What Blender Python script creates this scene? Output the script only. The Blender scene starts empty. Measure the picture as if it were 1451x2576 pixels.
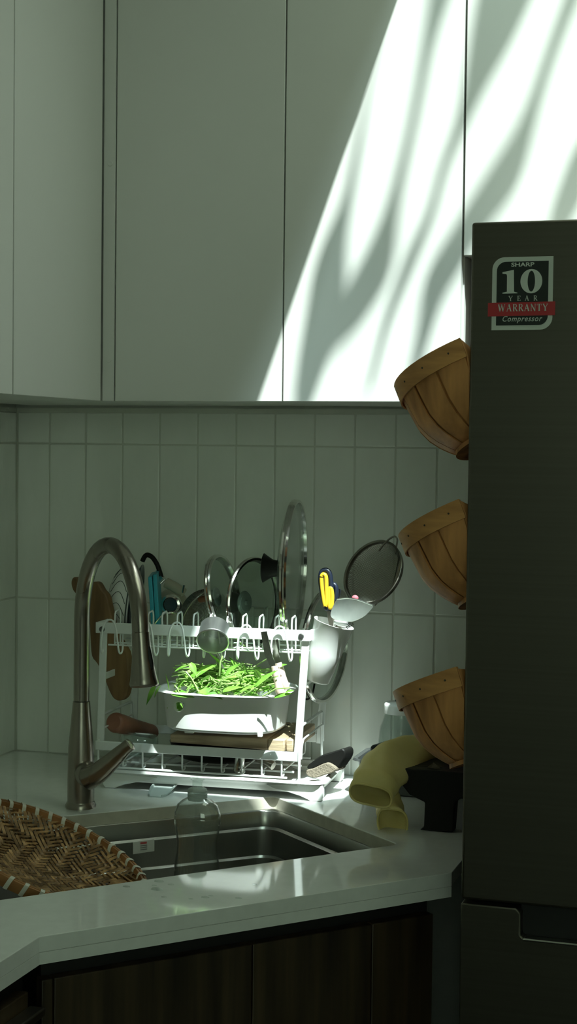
import bpy, bmesh, math, random
from mathutils import Vector, Matrix
random.seed(7)
S = bpy.context.scene
COL = S.collection
PI = math.pi

# ------------------------------------------------------------------ camera
F, CP, YAW, PITCH, ROLL = 4024.73, Vector((1.45194, -2.82053, 1.46155)), -0.30644, -0.040604, 0.011685
_fw = Vector((math.sin(YAW)*math.cos(PITCH), math.cos(YAW)*math.cos(PITCH), math.sin(PITCH)))
_r0 = Vector((math.cos(YAW), -math.sin(YAW), 0)); _u0 = _r0.cross(_fw)
_r = _r0*math.cos(ROLL) + _u0*math.sin(ROLL); _u = -_r0*math.sin(ROLL) + _u0*math.cos(ROLL)
cd = bpy.data.cameras.new('camera'); cam = bpy.data.objects.new('camera', cd); COL.objects.link(cam)
cd.sensor_fit = 'VERTICAL'; cd.sensor_height = 24.0; cd.lens = F/2576*24.0; cd.clip_start = 0.02
cam.matrix_world = Matrix.Translation(CP) @ Matrix((_r, _u, -_fw)).transposed().to_4x4()
S.camera = cam

# ------------------------------------------------------------------ light
S.view_settings.view_transform = 'Standard'; S.view_settings.look = 'None'
S.view_settings.gamma = 1.0; S.view_settings.use_curve_mapping = False
S.view_settings.exposure = 0.0
W = bpy.data.worlds.new('sky'); S.world = W; W.use_nodes = True
W.node_tree.nodes['Background'].inputs[0].default_value = (0.80, 1.0, 0.77, 1)
W.node_tree.nodes['Background'].inputs[1].default_value = 2.35
TOSUN = Vector((0.354, -0.45, 1.0))
sd = bpy.data.lights.new('sun', 'SUN'); sd.energy = 13.0; sd.angle = math.radians(0.53); sd.color = (.88, 1.0, .95)
so = bpy.data.objects.new('sun', sd); COL.objects.link(so); so.location = (2, -3, 6)
so.rotation_euler = (-TOSUN).to_track_quat('-Z', 'Y').to_euler()

# bright hazy sky right around the sun
hd = bpy.data.lights.new('sun_haze', 'SUN'); hd.energy = 2.6; hd.angle = math.radians(6.0); hd.color = (.72, 1.0, .99)
ho = bpy.data.objects.new('sun_haze', hd); COL.objects.link(ho); ho.location = (2.2, -3, 6); ho.rotation_euler = so.rotation_euler

# ------------------------------------------------------------------ measuring helpers
def ray(px, py): return _fw + _r*((px-725.5)/F) - _u*((py-1288)/F)
def at(px, py, Y): d = ray(px, py); return CP + d*((Y-CP.y)/d.y)
def atz(px, py, Z): d = ray(px, py); return CP + d*((Z-CP.z)/d.z)
def atx(px, py, X): d = ray(px, py); return CP + d*((X-CP.x)/d.x)
def proj(P):
    d = Vector(P)-CP; z = d.dot(_fw); return 725.5+F*d.dot(_r)/z, 1288-F*d.dot(_u)/z
ZC = 0.86                                              # worktop height
RO = Vector((.66, -.235, 0)); RE = Vector((.9976, .0698, 0)); RB = Vector((-.0698, .9976, 0))   # dish rack axes
def R(s, d, z): return RO + RE*s + RB*d + Vector((0, 0, z))
def atr(px, py, d=0.0):
    k = ray(px, py); o = RO + RB*d; return CP + k*((o-CP).dot(RB)/k.dot(RB))
def rs(px, py, d=0.0):
    q = atr(px, py, d); return (q-RO).dot(RE), q.z

# ------------------------------------------------------------------ mesh helpers
def frame(o, z, x=None):
    z = Vector(z).normalized()
    x = Vector(x) if x is not None else (Vector((1, 0, 0)) if abs(z.x) < .9 else Vector((0, 1, 0)))
    x = (x - z*x.dot(z)).normalized(); y = z.cross(x)
    return Matrix.Translation(Vector(o)) @ Matrix((x, y, z)).transposed().to_4x4()
def worldloc(o):
    v = Vector((0, 0, 0))
    while o is not None: v = v + o.location; o = o.parent
    return v
class MB:
    def __init__(s): s.v = []; s.f = []
    def add(s, vs, fs):
        n = len(s.v); s.v += [Vector(a) for a in vs]; s.f += [tuple(i+n for i in f) for f in fs]; return s
    def box(s, c, d, M=None):
        c = Vector(c); hx, hy, hz = d[0]/2, d[1]/2, d[2]/2
        vs = [Vector((a*hx, b*hy, e*hz)) for e in (-1, 1) for a, b in ((-1, -1), (1, -1), (1, 1), (-1, 1))]
        vs = [(M @ (v+c)) if M is not None else v+c for v in vs]
        return s.add(vs, [(3, 2, 1, 0), (4, 5, 6, 7), (0, 1, 5, 4), (1, 2, 6, 5), (2, 3, 7, 6), (3, 0, 4, 7)])
    def rng(s, x0, x1, y0, y1, z0, z1): return s.box(((x0+x1)/2, (y0+y1)/2, (z0+z1)/2), (x1-x0, y1-y0, z1-z0))
    def prism(s, poly, h0, h1, M=None):
        n = len(poly)
        vs = [Vector((p[0], p[1], h)) for h in (h0, h1) for p in poly]
        if M is not None: vs = [M @ v for v in vs]
        return s.add(vs, [tuple(range(n-1, -1, -1)), tuple(range(n, 2*n))] + [(i, (i+1) % n, n+(i+1) % n, n+i) for i in range(n)])
    def loft(s, rings, close=True, cap0=True, cap1=True, loop=False):
        n = len(rings[0]); m = len(rings); vs = [p for r_ in rings for p in r_]; fs = []
        for i in range(m if loop else m-1):
            a = i*n; b = ((i+1) % m)*n
            for j in range(n if close else n-1):
                k = (j+1) % n; fs.append((a+j, a+k, b+k, b+j))
        if close and not loop:
            if cap0: fs.append(tuple(range(n-1, -1, -1)))
            if cap1: fs.append(tuple(range((m-1)*n, m*n)))
        return s.add(vs, fs)
    def tube(s, pts, r, n=8, closed=False, cap=True, flat=None):
        pts = [Vector(p) for p in pts]; m = len(pts); rr = r if isinstance(r, (list, tuple)) else [r]*m
        T = []
        for i in range(m):
            a = pts[(i-1) % m] if (closed or i > 0) else pts[i]; b = pts[(i+1) % m] if (closed or i < m-1) else pts[i]
            T.append((b-a).normalized() if (b-a).length > 1e-9 else Vector((0, 0, 1)))
        ref = Vector((0, 0, 1)) if abs(T[0].z) < .9 else Vector((1, 0, 0))
        x = (ref - T[0]*ref.dot(T[0])).normalized(); rings = []
        for i in range(m):
            x = (x - T[i]*x.dot(T[i])).normalized(); y = T[i].cross(x)
            rings.append([pts[i] + (x*math.cos(2*PI*j/n) + y*math.sin(2*PI*j/n))*rr[i] for j in range(n)])
        return s.loft(rings, True, cap, cap, closed)
    def lathe(s, prof, M, n=32, closed=False):
        rings = []
        for (r_, h) in prof:
            rings.append([M @ Vector((r_*math.cos(2*PI*j/n), r_*math.sin(2*PI*j/n), h)) for j in range(n)])
        if closed: return s.loft(rings, True, False, False, True)
        return s.loft(rings, True, prof[0][0] > 1e-5, prof[-1][0] > 1e-5)
    def ball(s, M, n=16, m=10):
        return s.lathe([(max(1e-4, math.sin(PI*i/m)), -math.cos(PI*i/m)) for i in range(m+1)], M, n)
    def build(s, name, mat, parent=None, smooth=40, bevel=0, bseg=2, solid=0, sub=0, origin=None):
        vs = s.v
        lo = Vector([min(v[i] for v in vs) for i in range(3)]); hi = Vector([max(v[i] for v in vs) for i in range(3)])
        c = Vector(origin) if origin is not None else (lo+hi)/2
        me = bpy.data.meshes.new(name); me.from_pydata([v-c for v in vs], [], s.f)
        bm = bmesh.new(); bm.from_mesh(me); bmesh.ops.remove_doubles(bm, verts=bm.verts, dist=1e-6)
        bmesh.ops.recalc_face_normals(bm, faces=bm.faces); bm.to_mesh(me); bm.free()
        me.materials.append(mat)
        if smooth:
            me.polygons.foreach_set('use_smooth', [True]*len(me.polygons)); me.set_sharp_from_angle(angle=math.radians(smooth))
        o = bpy.data.objects.new(name, me); COL.objects.link(o)
        o.location = c - (worldloc(parent) if parent else Vector((0, 0, 0)))
        if parent: o.parent = parent
        if solid: m = o.modifiers.new('solid', 'SOLIDIFY'); m.thickness = solid; m.offset = 0
        if bevel:
            m = o.modifiers.new('bevel', 'BEVEL'); m.width = bevel; m.segments = bseg; m.limit_method = 'ANGLE'; m.angle_limit = .6
        if sub: m = o.modifiers.new('sub', 'SUBSURF'); m.levels = sub; m.render_levels = sub
        return o
def tag(o, label=None, cat=None, group=None, kind=None):
    if label: o['label'] = label
    if cat: o['category'] = cat
    if group: o['group'] = group
    if kind: o['kind'] = kind
    return o
def thing(name, loc, label, cat, group=None):
    o = bpy.data.objects.new(name, None); COL.objects.link(o); o.location = loc; o.empty_display_size = .02
    return tag(o, label, cat, group)
def struct(o): o['kind'] = 'structure'; return o
def mbox(x0, x1, y0, y1, z0, z1): return MB().rng(x0, x1, y0, y1, z0, z1)
def smoothpath(pts, k=6, closed=False):
    pts = [Vector(p) for p in pts]; n = len(pts); out = []
    rng_ = range(n if closed else n-1)
    for i in rng_:
        if closed: p0, p1, p2, p3 = pts[i-1], pts[i], pts[(i+1) % n], pts[(i+2) % n]
        else: p0, p1, p2, p3 = pts[max(i-1, 0)], pts[i], pts[i+1], pts[min(i+2, n-1)]
        for j in range(k):
            t = j/k
            out.append(.5*((2*p1) + (p2-p0)*t + (2*p0-5*p1+4*p2-p3)*t*t + (3*p1-p0-3*p2+p3)*t**3))
    if not closed: out.append(pts[-1])
    return out
def lerp(a, b, t): return a+(b-a)*t
def interp(xs, ys, x):
    for i in range(len(xs)-1):
        if x <= xs[i+1]: return lerp(ys[i], ys[i+1], (x-xs[i])/(xs[i+1]-xs[i]))
    return ys[-1]

# ------------------------------------------------------------------ materials
def mk(name, col, rough=.5, metal=0.0, var=.08, vscale=6.0, stretch=(1, 1, 1), bump=0.0, bscale=40.0, coat=0.0, spec=.5,
       col2=None, rvar=0.0, trans=0.0, bdist=.002, emit=None, sss=0.0, contrast=(.3, .7)):
    m = bpy.data.materials.new(name); m.use_nodes = True; nt = m.node_tree; b = nt.nodes['Principled BSDF']; L = nt.links
    tc = nt.nodes.new('ShaderNodeTexCoord'); mp = nt.nodes.new('ShaderNodeMapping'); mp.inputs['Scale'].default_value = stretch
    L.new(tc.outputs['Object'], mp.inputs[0])
    nz = nt.nodes.new('ShaderNodeTexNoise'); nz.inputs['Scale'].default_value = vscale; nz.inputs['Detail'].default_value = 5
    L.new(mp.outputs[0], nz.inputs['Vector'])
    rp = nt.nodes.new('ShaderNodeValToRGB'); c = Vector(col)
    a = tuple(max(0, x*(1-var)) for x in c); d = tuple(min(1, x*(1+var)) for x in (Vector(col2) if col2 else c))
    rp.color_ramp.elements[0].color = (*a, 1); rp.color_ramp.elements[1].color = (*d, 1)
    rp.color_ramp.elements[0].position = contrast[0]; rp.color_ramp.elements[1].position = contrast[1]
    L.new(nz.outputs[0], rp.inputs[0]); L.new(rp.outputs[0], b.inputs['Base Color'])
    b.inputs['Roughness'].default_value = rough; b.inputs['Metallic'].default_value = metal
    b.inputs['Specular IOR Level'].default_value = spec
    b.inputs['Coat Weight'].default_value = coat; b.inputs['Coat Roughness'].default_value = .05
    if trans: b.inputs['Transmission Weight'].default_value = trans
    if sss:
        b.inputs['Subsurface Weight'].default_value = sss; b.inputs['Subsurface Radius'].default_value = (.01, .012, .006)
    if rvar:
        mr = nt.nodes.new('ShaderNodeMapRange'); mr.inputs[3].default_value = max(.02, rough-rvar); mr.inputs[4].default_value = min(1, rough+rvar)
        L.new(nz.outputs[0], mr.inputs[0]); L.new(mr.outputs[0], b.inputs['Roughness'])
    if bump:
        n2 = nt.nodes.new('ShaderNodeTexNoise'); n2.inputs['Scale'].default_value = bscale; n2.inputs['Detail'].default_value = 3
        L.new(mp.outputs[0], n2.inputs['Vector'])
        bp = nt.nodes.new('ShaderNodeBump'); bp.inputs['Strength'].default_value = bump; bp.inputs['Distance'].default_value = bdist
        L.new(n2.outputs[0], bp.inputs['Height']); L.new(bp.outputs[0], b.inputs['Normal'])
    return m
def glass(name, tint=(.93, .97, .94), rough=.03, refl=1.0, ior=1.45, haze=0.0, hcol=(.8, .85, .8)):
    m = bpy.data.materials.new(name); m.use_nodes = True; nt = m.node_tree; nt.nodes.clear(); L = nt.links
    out = nt.nodes.new('ShaderNodeOutputMaterial'); tr = nt.nodes.new('ShaderNodeBsdfTransparent'); tr.inputs[0].default_value = (*tint, 1)
    gl = nt.nodes.new('ShaderNodeBsdfGlossy'); gl.inputs['Roughness'].default_value = rough
    fr0 = nt.nodes.new('ShaderNodeLayerWeight'); fr0.inputs[0].default_value = .5
    pw = nt.nodes.new('ShaderNodeMath'); pw.operation = 'POWER'; pw.inputs[1].default_value = 3.5; L.new(fr0.outputs['Facing'], pw.inputs[0])
    fr = nt.nodes.new('ShaderNodeMath'); fr.operation = 'MULTIPLY_ADD'; fr.inputs[1].default_value = .75*refl; fr.inputs[2].default_value = .035*refl; L.new(pw.outputs[0], fr.inputs[0])
    tc = nt.nodes.new('ShaderNodeTexCoord'); nz = nt.nodes.new('ShaderNodeTexNoise'); nz.inputs['Scale'].default_value = 18
    L.new(tc.outputs['Object'], nz.inputs['Vector'])
    bp = nt.nodes.new('ShaderNodeBump'); bp.inputs['Strength'].default_value = .12; bp.inputs['Distance'].default_value = .003
    L.new(nz.outputs[0], bp.inputs['Height']); L.new(bp.outputs[0], gl.inputs['Normal']); L.new(bp.outputs[0], fr0.inputs['Normal'])
    mx = nt.nodes.new('ShaderNodeMixShader'); L.new(fr.outputs[0], mx.inputs[0]); L.new(tr.outputs[0], mx.inputs[1]); L.new(gl.outputs[0], mx.inputs[2])
    last = mx
    if haze:
        df = nt.nodes.new('ShaderNodeBsdfDiffuse'); df.inputs[0].default_value = (*hcol, 1)
        m2 = nt.nodes.new('ShaderNodeMixShader'); m2.inputs[0].default_value = haze
        L.new(mx.outputs[0], m2.inputs[1]); L.new(df.outputs[0], m2.inputs[2]); last = m2
    L.new(last.outputs[0], out.inputs[0]); return m
def leafmat(name, c1, c2):
    m = mk(name, c1, .35, var=.15, vscale=30, col2=c2, spec=.4); nt = m.node_tree; L = nt.links
    b = nt.nodes['Principled BSDF']; out = nt.nodes['Material Output']; tl = nt.nodes.new('ShaderNodeBsdfTranslucent')
    rp = [n for n in nt.nodes if n.type == 'VALTORGB'][0]; L.new(rp.outputs[0], tl.inputs[0])
    mx = nt.nodes.new('ShaderNodeMixShader'); mx.inputs[0].default_value = .35
    L.new(b.outputs[0], mx.inputs[1]); L.new(tl.outputs[0], mx.inputs[2]); L.new(mx.outputs[0], out.inputs[0]); return m
def island(m, lo, hi):
    nt = m.node_tree; g = nt.nodes.new('ShaderNodeNewGeometry'); b = nt.nodes['Principled BSDF']; rp = [n for n in nt.nodes if n.type == 'VALTORGB'][0]
    mr = nt.nodes.new('ShaderNodeMapRange'); mr.inputs[3].default_value = lo; mr.inputs[4].default_value = hi; nt.links.new(g.outputs['Random Per Island'], mr.inputs[0])
    mx = nt.nodes.new('ShaderNodeVectorMath'); mx.operation = 'SCALE'; nt.links.new(rp.outputs[0], mx.inputs[0]); nt.links.new(mr.outputs[0], mx.inputs['Scale']); nt.links.new(mx.outputs[0], b.inputs['Base Color'])
M = dict(
    plaster=mk('plaster', (.62, .64, .58), .8, bump=.2, bscale=60),
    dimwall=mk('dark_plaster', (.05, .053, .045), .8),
    floor=mk('floor_tile', (.035, .032, .027), .5),
    grout=mk('grout', (.66, .68, .6), .7, bump=.2, bscale=300),
    tile=mk('tile_glaze', (.86, .885, .82), .12, var=.05, vscale=9, bump=.8, bscale=9, bdist=.006, stretch=(1.5, 1.5, .6), coat=.3),
    lacquer=mk('white_lacquer', (.70, .70, .67), .32, var=.02, vscale=2, bump=.05, bscale=5),
    carcass=mk('cabinet_carcass', (.52, .5, .44), .6),
    quartz=mk('white_quartz', (.84, .86, .83), .07, var=.03, vscale=60, coat=.3),
    quartzedge=mk('quartz_cut_edge', (.56, .53, .44), .35, var=.08, vscale=60),
    black=mk('black_plastic', (.009, .009, .008), .45, spec=.25),
    gap=mk('black_recess', (.01, .01, .01), .6),
    walnut=mk('dark_walnut', (.024, .015, .008), .45, var=.45, vscale=5, stretch=(9, 9, .5), col2=(.055, .036, .018)),
    steel=mk('sink_steel', (.40, .40, .37), .3, 1.0, var=.08, vscale=12, rvar=.08, bump=.08, bscale=260, stretch=(1, 1, .2)),
    nickel=mk('brushed_nickel', (.33, .30, .26), .27, 1.0, var=.12, vscale=14, rvar=.06, bump=.05, bscale=300, stretch=(1, 1, .08)),
    chrome=mk('polished_steel', (.72, .71, .67), .12, 1.0, var=.08, vscale=40, bump=.12, bscale=60),
    alu=mk('aluminium', (.82, .84, .83), .36, 1.0, var=.1, vscale=25, bump=.1, bscale=90),
    darksteel=mk('dull_steel', (.30, .28, .24), .33, 1.0, var=.15, vscale=40),
    fridge=mk('fridge_steel', (.14, .13, .105), .38, .9, var=.06, vscale=5, stretch=(.1, 1, 40), bump=.03, bscale=200),
    whitepaint=mk('white_enamel', (.82, .85, .83), .28, var=.04, vscale=40, coat=.2),
    whiteplastic=mk('white_plastic', (.82, .83, .80), .35, var=.03, vscale=30, sss=.15, bump=.04, bscale=200),
    ceramic=mk('white_ceramic', (.90, .91, .88), .15, var=.03),
    traymat=mk('tray_plastic', (.70, .71, .67), .22, var=.05, vscale=20),
    wood_board=mk('chopping_wood', (.28, .2, .12), .6, var=.35, vscale=9, stretch=(1, 1, 9), col2=(.5, .39, .26), bump=.3, bscale=40),
    wood_paddle=mk('brown_wood', (.16, .085, .035), .5, var=.25, vscale=10, stretch=(5, 5, .6), col2=(.26, .15, .06)),
    wood_pin=mk('reddish_wood', (.22, .085, .05), .4, var=.2, vscale=12, col2=(.33, .14, .08)),
    wood_end=mk('end_grain_wood', (.30, .13, .08), .5, var=.15, vscale=40),
    stave=mk('basket_stave_wood', (.44, .185, .055), .55, var=.25, vscale=8, stretch=(5, 5, .8), col2=(.58, .27, .09), bump=.15, bscale=60),
    band=mk('basket_band_wood', (.48, .215, .065), .5, var=.2, vscale=9, stretch=(1, 1, 6), col2=(.60, .30, .10), bump=.15, bscale=60),
    bamboo=mk('bamboo_strip', (.24, .12, .045), .28, var=.35, vscale=70, col2=(.5, .3, .14), bump=.2, bscale=300),
    bamboorim=mk('bamboo_rim', (.33, .145, .05), .35, var=.25, vscale=15, col2=(.44, .21, .08)),
    binding=mk('pale_binding', (.78, .76, .66), .5, var=.06),
    handlewood=mk('pale_wood_handle', (.62, .45, .36), .5, var=.12, vscale=25, col2=(.74, .58, .48)),
    glove=mk('yellow_rubber', (.76, .62, .21), .5, var=.08, vscale=9, col2=(.86, .74, .33), sss=.15, bump=.12, bscale=60),
    yellow=mk('yellow_grip', (.78, .5, .03), .4), navy=mk('navy_grip', (.012, .018, .035), .4),
    blue=mk('turquoise_plastic', (.05, .42, .55), .4), pink=mk('pink_cloth', (.62, .16, .2), .7, bump=.4, bscale=60),
    palepink=mk('pale_pink_packet', (.75, .6, .6), .5), tealprint=mk('teal_print', (.12, .42, .5), .5),
    red=mk('red_print', (.46, .03, .035), .5), print_black=mk('black_print', (.012, .018, .015), .4),
    print_white=mk('pale_print', (.62, .66, .6), .5), paper=mk('white_label', (.8, .8, .76), .5), greyprint=mk('grey_print', (.25, .25, .24), .6),
    redprint=mk('red_label_print', (.6, .1, .1), .6),
    beige=mk('beige_enamel', (.52, .49, .38), .35), darkglass=mk('dark_glass', (.03, .06, .07), .1),
    lineblue=mk('dark_glaze_line', (.1, .12, .11), .4), darkblue=mk('dark_blue_glaze', (.03, .05, .075), .2),
    brush=mk('pale_bristles', (.14, .115, .085), .9, bump=1.0, bscale=300, col2=(.24, .20, .15)),
    bolt=mk('dark_bolt', (.15, .15, .14), .4, .8), rubber=mk('grey_rubber', (.16, .2, .17), .6),
    greypan=mk('grey_pan', (.12, .13, .125), .35, .6), knobbrown=mk('brown_knob', (.2, .08, .04), .4),
    leaf=leafmat('spinach_leaf', (.10, .30, .03), (.30, .56, .10)), stem=leafmat('spinach_stem', (.36, .56, .16), (.55, .72, .3)),
    palm=mk('palm_leaf', (.05, .14, .03), .5), bark=mk('palm_stem', (.12, .13, .05), .7),
    glass=glass('lid_glass', (.95, .98, .96)), clear=glass('clear_plastic', (.97, .99, .98), .03, refl=2.2, haze=.025),
    jar=glass('clear_jar', (.93, .97, .95), .06, haze=.05), pane=glass('window_pane', (.95, .97, .96)),
    frost=glass('frosted_plastic', (.75, .82, .8), .2, haze=.55, hcol=(.75, .82, .8)),
    water=glass('water_drop', (.96, .98, .97), .01),
    copper=mk('tan_leather', (.55, .27, .16), .4, var=.15), strapdark=mk('dark_strap', (.05, .04, .025), .5),
)

island(M['bamboo'], .55, 1.25)

# ------------------------------------------------------------------ room shell
XR, YF, ZT, ZR = 3.2, -4.4, 2.60, 2.75
SX0, SX1, SY0, SY1 = .989, 2.0, -1.096, -.42
struct(mbox(-.1, XR+.1, YF-.1, .1, -.1, 0).build('floor', M['floor'], smooth=0))
wb = struct(mbox(-.1, XR+.1, 0, .1, 0, ZR).build('wall_back', M['plaster'], smooth=0))
wl = struct(mbox(-.1, 0, YF, 0, 0, ZR).build('wall_left', M['plaster'], smooth=0))
struct(mbox(XR, XR+.1, YF, 0, 0, ZR).build('wall_right', M['plaster'], smooth=0))
wx0, wx1, wz0, wz1 = 1.55, 3.05, 1.0, 2.45
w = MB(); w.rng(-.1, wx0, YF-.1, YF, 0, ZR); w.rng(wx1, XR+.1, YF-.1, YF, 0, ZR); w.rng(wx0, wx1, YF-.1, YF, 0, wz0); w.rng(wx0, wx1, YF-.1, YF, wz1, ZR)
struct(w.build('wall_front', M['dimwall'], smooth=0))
c = MB(); c.rng(-.1, SX0, YF, .1, ZT, ZR); c.rng(SX1, XR+.1, YF, .1, ZT, ZR); c.rng(SX0, SX1, YF, SY0, ZT, ZR); c.rng(SX0, SX1, SY1, .1, ZT, ZR)
struct(c.build('ceiling', M['plaster'], smooth=0))
wn = struct(thing('window_1', ((wx0+wx1)/2, YF-.04, wz0), None, None))
for a in ((wx0, wx0+.05, wz0, wz1), (wx1-.05, wx1, wz0, wz1), (wx0+.05, wx1-.05, wz0, wz0+.05), (wx0+.05, wx1-.05, wz1-.05, wz1)):
    mbox(a[0], a[1], YF-.06, YF-.02, a[2], a[3]).build('frame', M['whitepaint'], wn, smooth=0)
mbox(wx0+.05, wx1-.05, YF-.042, YF-.038, wz0+.05, wz1-.05).build('pane', M['pane'], wn, smooth=0)

# wall tiles, each its own piece standing proud of recessed grout
TP, TH, G = .0765, .3015, .0018
mbox(0, 1.05, -.0045, 0, ZC, 1.532).build('grout_bed', M['grout'], wb, smooth=0)
mbox(0, .0045, -.42, -.0045, ZC, 1.532).build('grout_bed', M['grout'], wl, smooth=0)
rows = [(ZC, ZC+TH), (ZC+TH, ZC+2*TH), (ZC+2*TH, 1.524)]
def tilemesh(wd, ht, nm):
    o = MB().box((0, 0, 0), (wd, .006, ht)).build('tile', M['tile'], None, smooth=35, bevel=.002, bseg=3); return o
cache = {}
def put_tile(parent, loc, wd, ht, rz):
    key = (round(wd, 4), round(ht, 4))
    if key not in cache: cache[key] = o = tilemesh(wd, ht, 'tile')
    else: o = cache[key].copy(); COL.objects.link(o)
    o.parent = parent; o.location = Vector(loc)-parent.location
    o.rotation_euler = (random.uniform(-.004, .004), random.uniform(-.0015, .0015), rz+random.uniform(-.006, .006))
for (z0, z1) in rows:
    for k in range(-1, 13):
        x0 = .0745+k*TP; x1 = x0+TP
        if k == -1: x0 = 0.006
        put_tile(wb, ((x0+x1)/2, -.0025, (z0+z1)/2), x1-x0-G, z1-z0-G, 0)
    for k in range(5):
        y0 = -.008-k*TP; put_tile(wl, (.0025, y0-TP/2, (z0+z1)/2), TP-G, z1-z0-G, PI/2)

# ------------------------------------------------------------------ wall cabinets
YCAB, ZCB = -.3354, 1.5353
CX = [at(291, 500, YCAB).x, at(715, 500, YCAB).x, at(1166.5, 400, YCAB).x]
XL = at(262, 500, YCAB).x - .003
FT = .018
cab = thing('wall_cabinet', ((CX[0]+CX[2])/2, -.17, ZCB), 'tall white two-door wall cabinet above the tiled splashback', 'cabinet')
mbox(XL-.3, CX[2], YCAB+FT+.002, -.001, ZCB+.0015, 2.58).build('body', M['lacquer'], cab, smooth=0)
for a, b in ((CX[0]+.0012, CX[1]-.0012), (CX[1]+.0012, CX[2]-.0018)):
    mbox(a, b, YCAB, YCAB+FT, ZCB, 2.575).build('door', M['lacquer'], cab, bevel=.001)
fl = mbox(XL+.001, CX[0]-.0014, YCAB+.001, YCAB+FT, ZCB, 2.575).build('corner_filler', M['lacquer'], cab, bevel=.001)
for px, py in ((277, 411), (274, 905)):
    q = at(px, py, YCAB)
    MB().lathe([(.0001, .0), (.0042, .0), (.0045, .0006), (.0045, .003)], frame(q+Vector((0, -.0004, 0)), (0, 1, 0)), 16).build('screw_cap', M['lacquer'], fl)
lc = thing('wall_cabinet', (XL/2, -.7, ZCB), 'white wall cabinet along the left wall meeting the corner', 'cabinet')
mbox(.001, XL-FT-.002, -1.15, YCAB+.015, ZCB+.0015, 2.58).build('body', M['lacquer'], lc, smooth=0)
ys = atx(35, 500, XL).y
for a, b in ((YCAB-.002, ys+.0014), (ys-.0014, -1.15)):
    mbox(XL-FT, XL, b, a, ZCB, 2.575).build('door', M['lacquer'], lc, bevel=.001)
ZO = at(1175, 643, YCAB).z
oc = thing('wall_cabinet', (1.35, -.17, ZO), 'short white cabinet fixed above the fridge', 'cabinet')
mbox(CX[2]+.002, 1.80, YCAB+FT+.002, -.001, ZO+.0015, 2.58).build('body', M['carcass'], oc, smooth=0)
mbox(.972, .990, -.334, -.006, 1.30, ZO).build('filler_panel', M['carcass'], oc, bevel=.001)
mbox(CX[2]+.0018, 1.80, YCAB, YCAB+FT, ZO, 2.575).build('door', M['lacquer'], oc, bevel=.001)

# ------------------------------------------------------------------ worktop, sink, base cabinets
A = atz(100, 2356, ZC); B = atz(1136, 2195, ZC)
hole = [atz(690, 2003, ZC), atz(1003, 2124, ZC)]
fdir = (atz(0, 2264, ZC)-atz(985, 2128, ZC)).normalized()
bdir = (atz(358, 2034, ZC)-atz(690, 2003, ZC)).normalized()
hole = [hole[0], hole[1], atz(985, 2128, ZC)+fdir*.70, hole[0]+bdir*.575]      # BR, FR, FL, BL
def rounded(poly, r, n=6):
    out = []
    m = len(poly)
    for i in range(m):
        p = Vector(poly[i][:2]); a = (Vector(poly[i-1][:2])-p).normalized(); b = (Vector(poly[(i+1) % m][:2])-p).normalized()
        ang = a.angle(b); t = r/math.tan(ang/2); p1 = p+a*t; p2 = p+b*t; cc = p+(a+b).normalized()*(r/math.sin(ang/2))
        for k in range(n+1):
            q = p1.lerp(p2, k/n); out.append(cc+(q-cc).normalized()*r)
    return out
hr = rounded(hole, .012)
outer = [(0, 0), (B.x, 0), (B.x, B.y), (A.x, A.y), (A.x, -2.3), (0, -2.3)]
def slab(poly, holes, z0, z1, name, mat, parent=None, bevel=0.0):
    bm = bmesh.new(); loops = []
    for lp in [poly]+holes:
        vs = [bm.verts.new((p[0], p[1], z1)) for p in lp]; es = [bm.edges.new((vs[i], vs[(i+1) % len(vs)])) for i in range(len(vs))]; loops += es
    r_ = bmesh.ops.triangle_fill(bm, edges=loops, use_beauty=True)
    fs = [g for g in r_['geom'] if isinstance(g, bmesh.types.BMFace)]
    ex = bmesh.ops.extrude_face_region(bm, geom=fs)
    for v in [g for g in ex['geom'] if isinstance(g, bmesh.types.BMVert)]: v.co.z = z0
    bmesh.ops.recalc_face_normals(bm, faces=bm.faces)
    bmesh.ops.dissolve_limit(bm, angle_limit=.01, verts=bm.verts, edges=bm.edges)
    me = bpy.data.meshes.new(name); bm.to_mesh(me); bm.free(); me.materials.append(mat)
    o = bpy.data.objects.new(name, me); COL.objects.link(o)
    if parent: o.parent = parent; o.location = -worldloc(parent)
    if bevel: m = o.modifiers.new('b', 'BEVEL'); m.width = bevel; m.segments = 2; m.limit_method = 'ANGLE'; m.angle_limit = .6
    return o
top = thing('countertop', (.4, -.6, ZC-.035), 'glossy white stone worktop running around the corner sink', 'countertop')
slab(outer, [hr], ZC-.02, ZC, 'slab', M['quartz'], top, .0012)
e = MB()
def strip(p, q, th, z0, z1, mb):
    p = Vector((p[0], p[1], 0)); q = Vector((q[0], q[1], 0)); d = (q-p).normalized(); n = Vector((-d.y, d.x, 0))
    mb.prism([(p.x, p.y), (q.x, q.y), (q+n*th)[:2], (p+n*th)[:2]], z0, z1)
E1 = MB(); strip((A.x, A.y), (B.x, B.y), .02, ZC-.035, ZC-.0201, E1); E1.build('front_edge', M['quartz'], top, smooth=0)
E1 = MB(); strip((A.x, -2.3), (A.x, A.y), .02, ZC-.035, ZC-.0201, E1); E1.build('front_edge', M['quartz'], top, smooth=0)
hc = sum((Vector(p) for p in hr), Vector((0, 0)))/len(hr)
E1 = MB(); n = len(hr); inn = [p+(hc-p).normalized()*.0006 for p in hr]; out_ = [p-(hc-p).normalized()*.004 for p in hr]
E1.loft([[Vector((p.x, p.y, z)) for p in q] for q, z in ((inn, ZC-.0215), (inn, ZC-.0012), (out_, ZC-.0013), (out_, ZC-.0214))], loop=True)
E1.build('cut_edge', M['quartzedge'], top)

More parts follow.
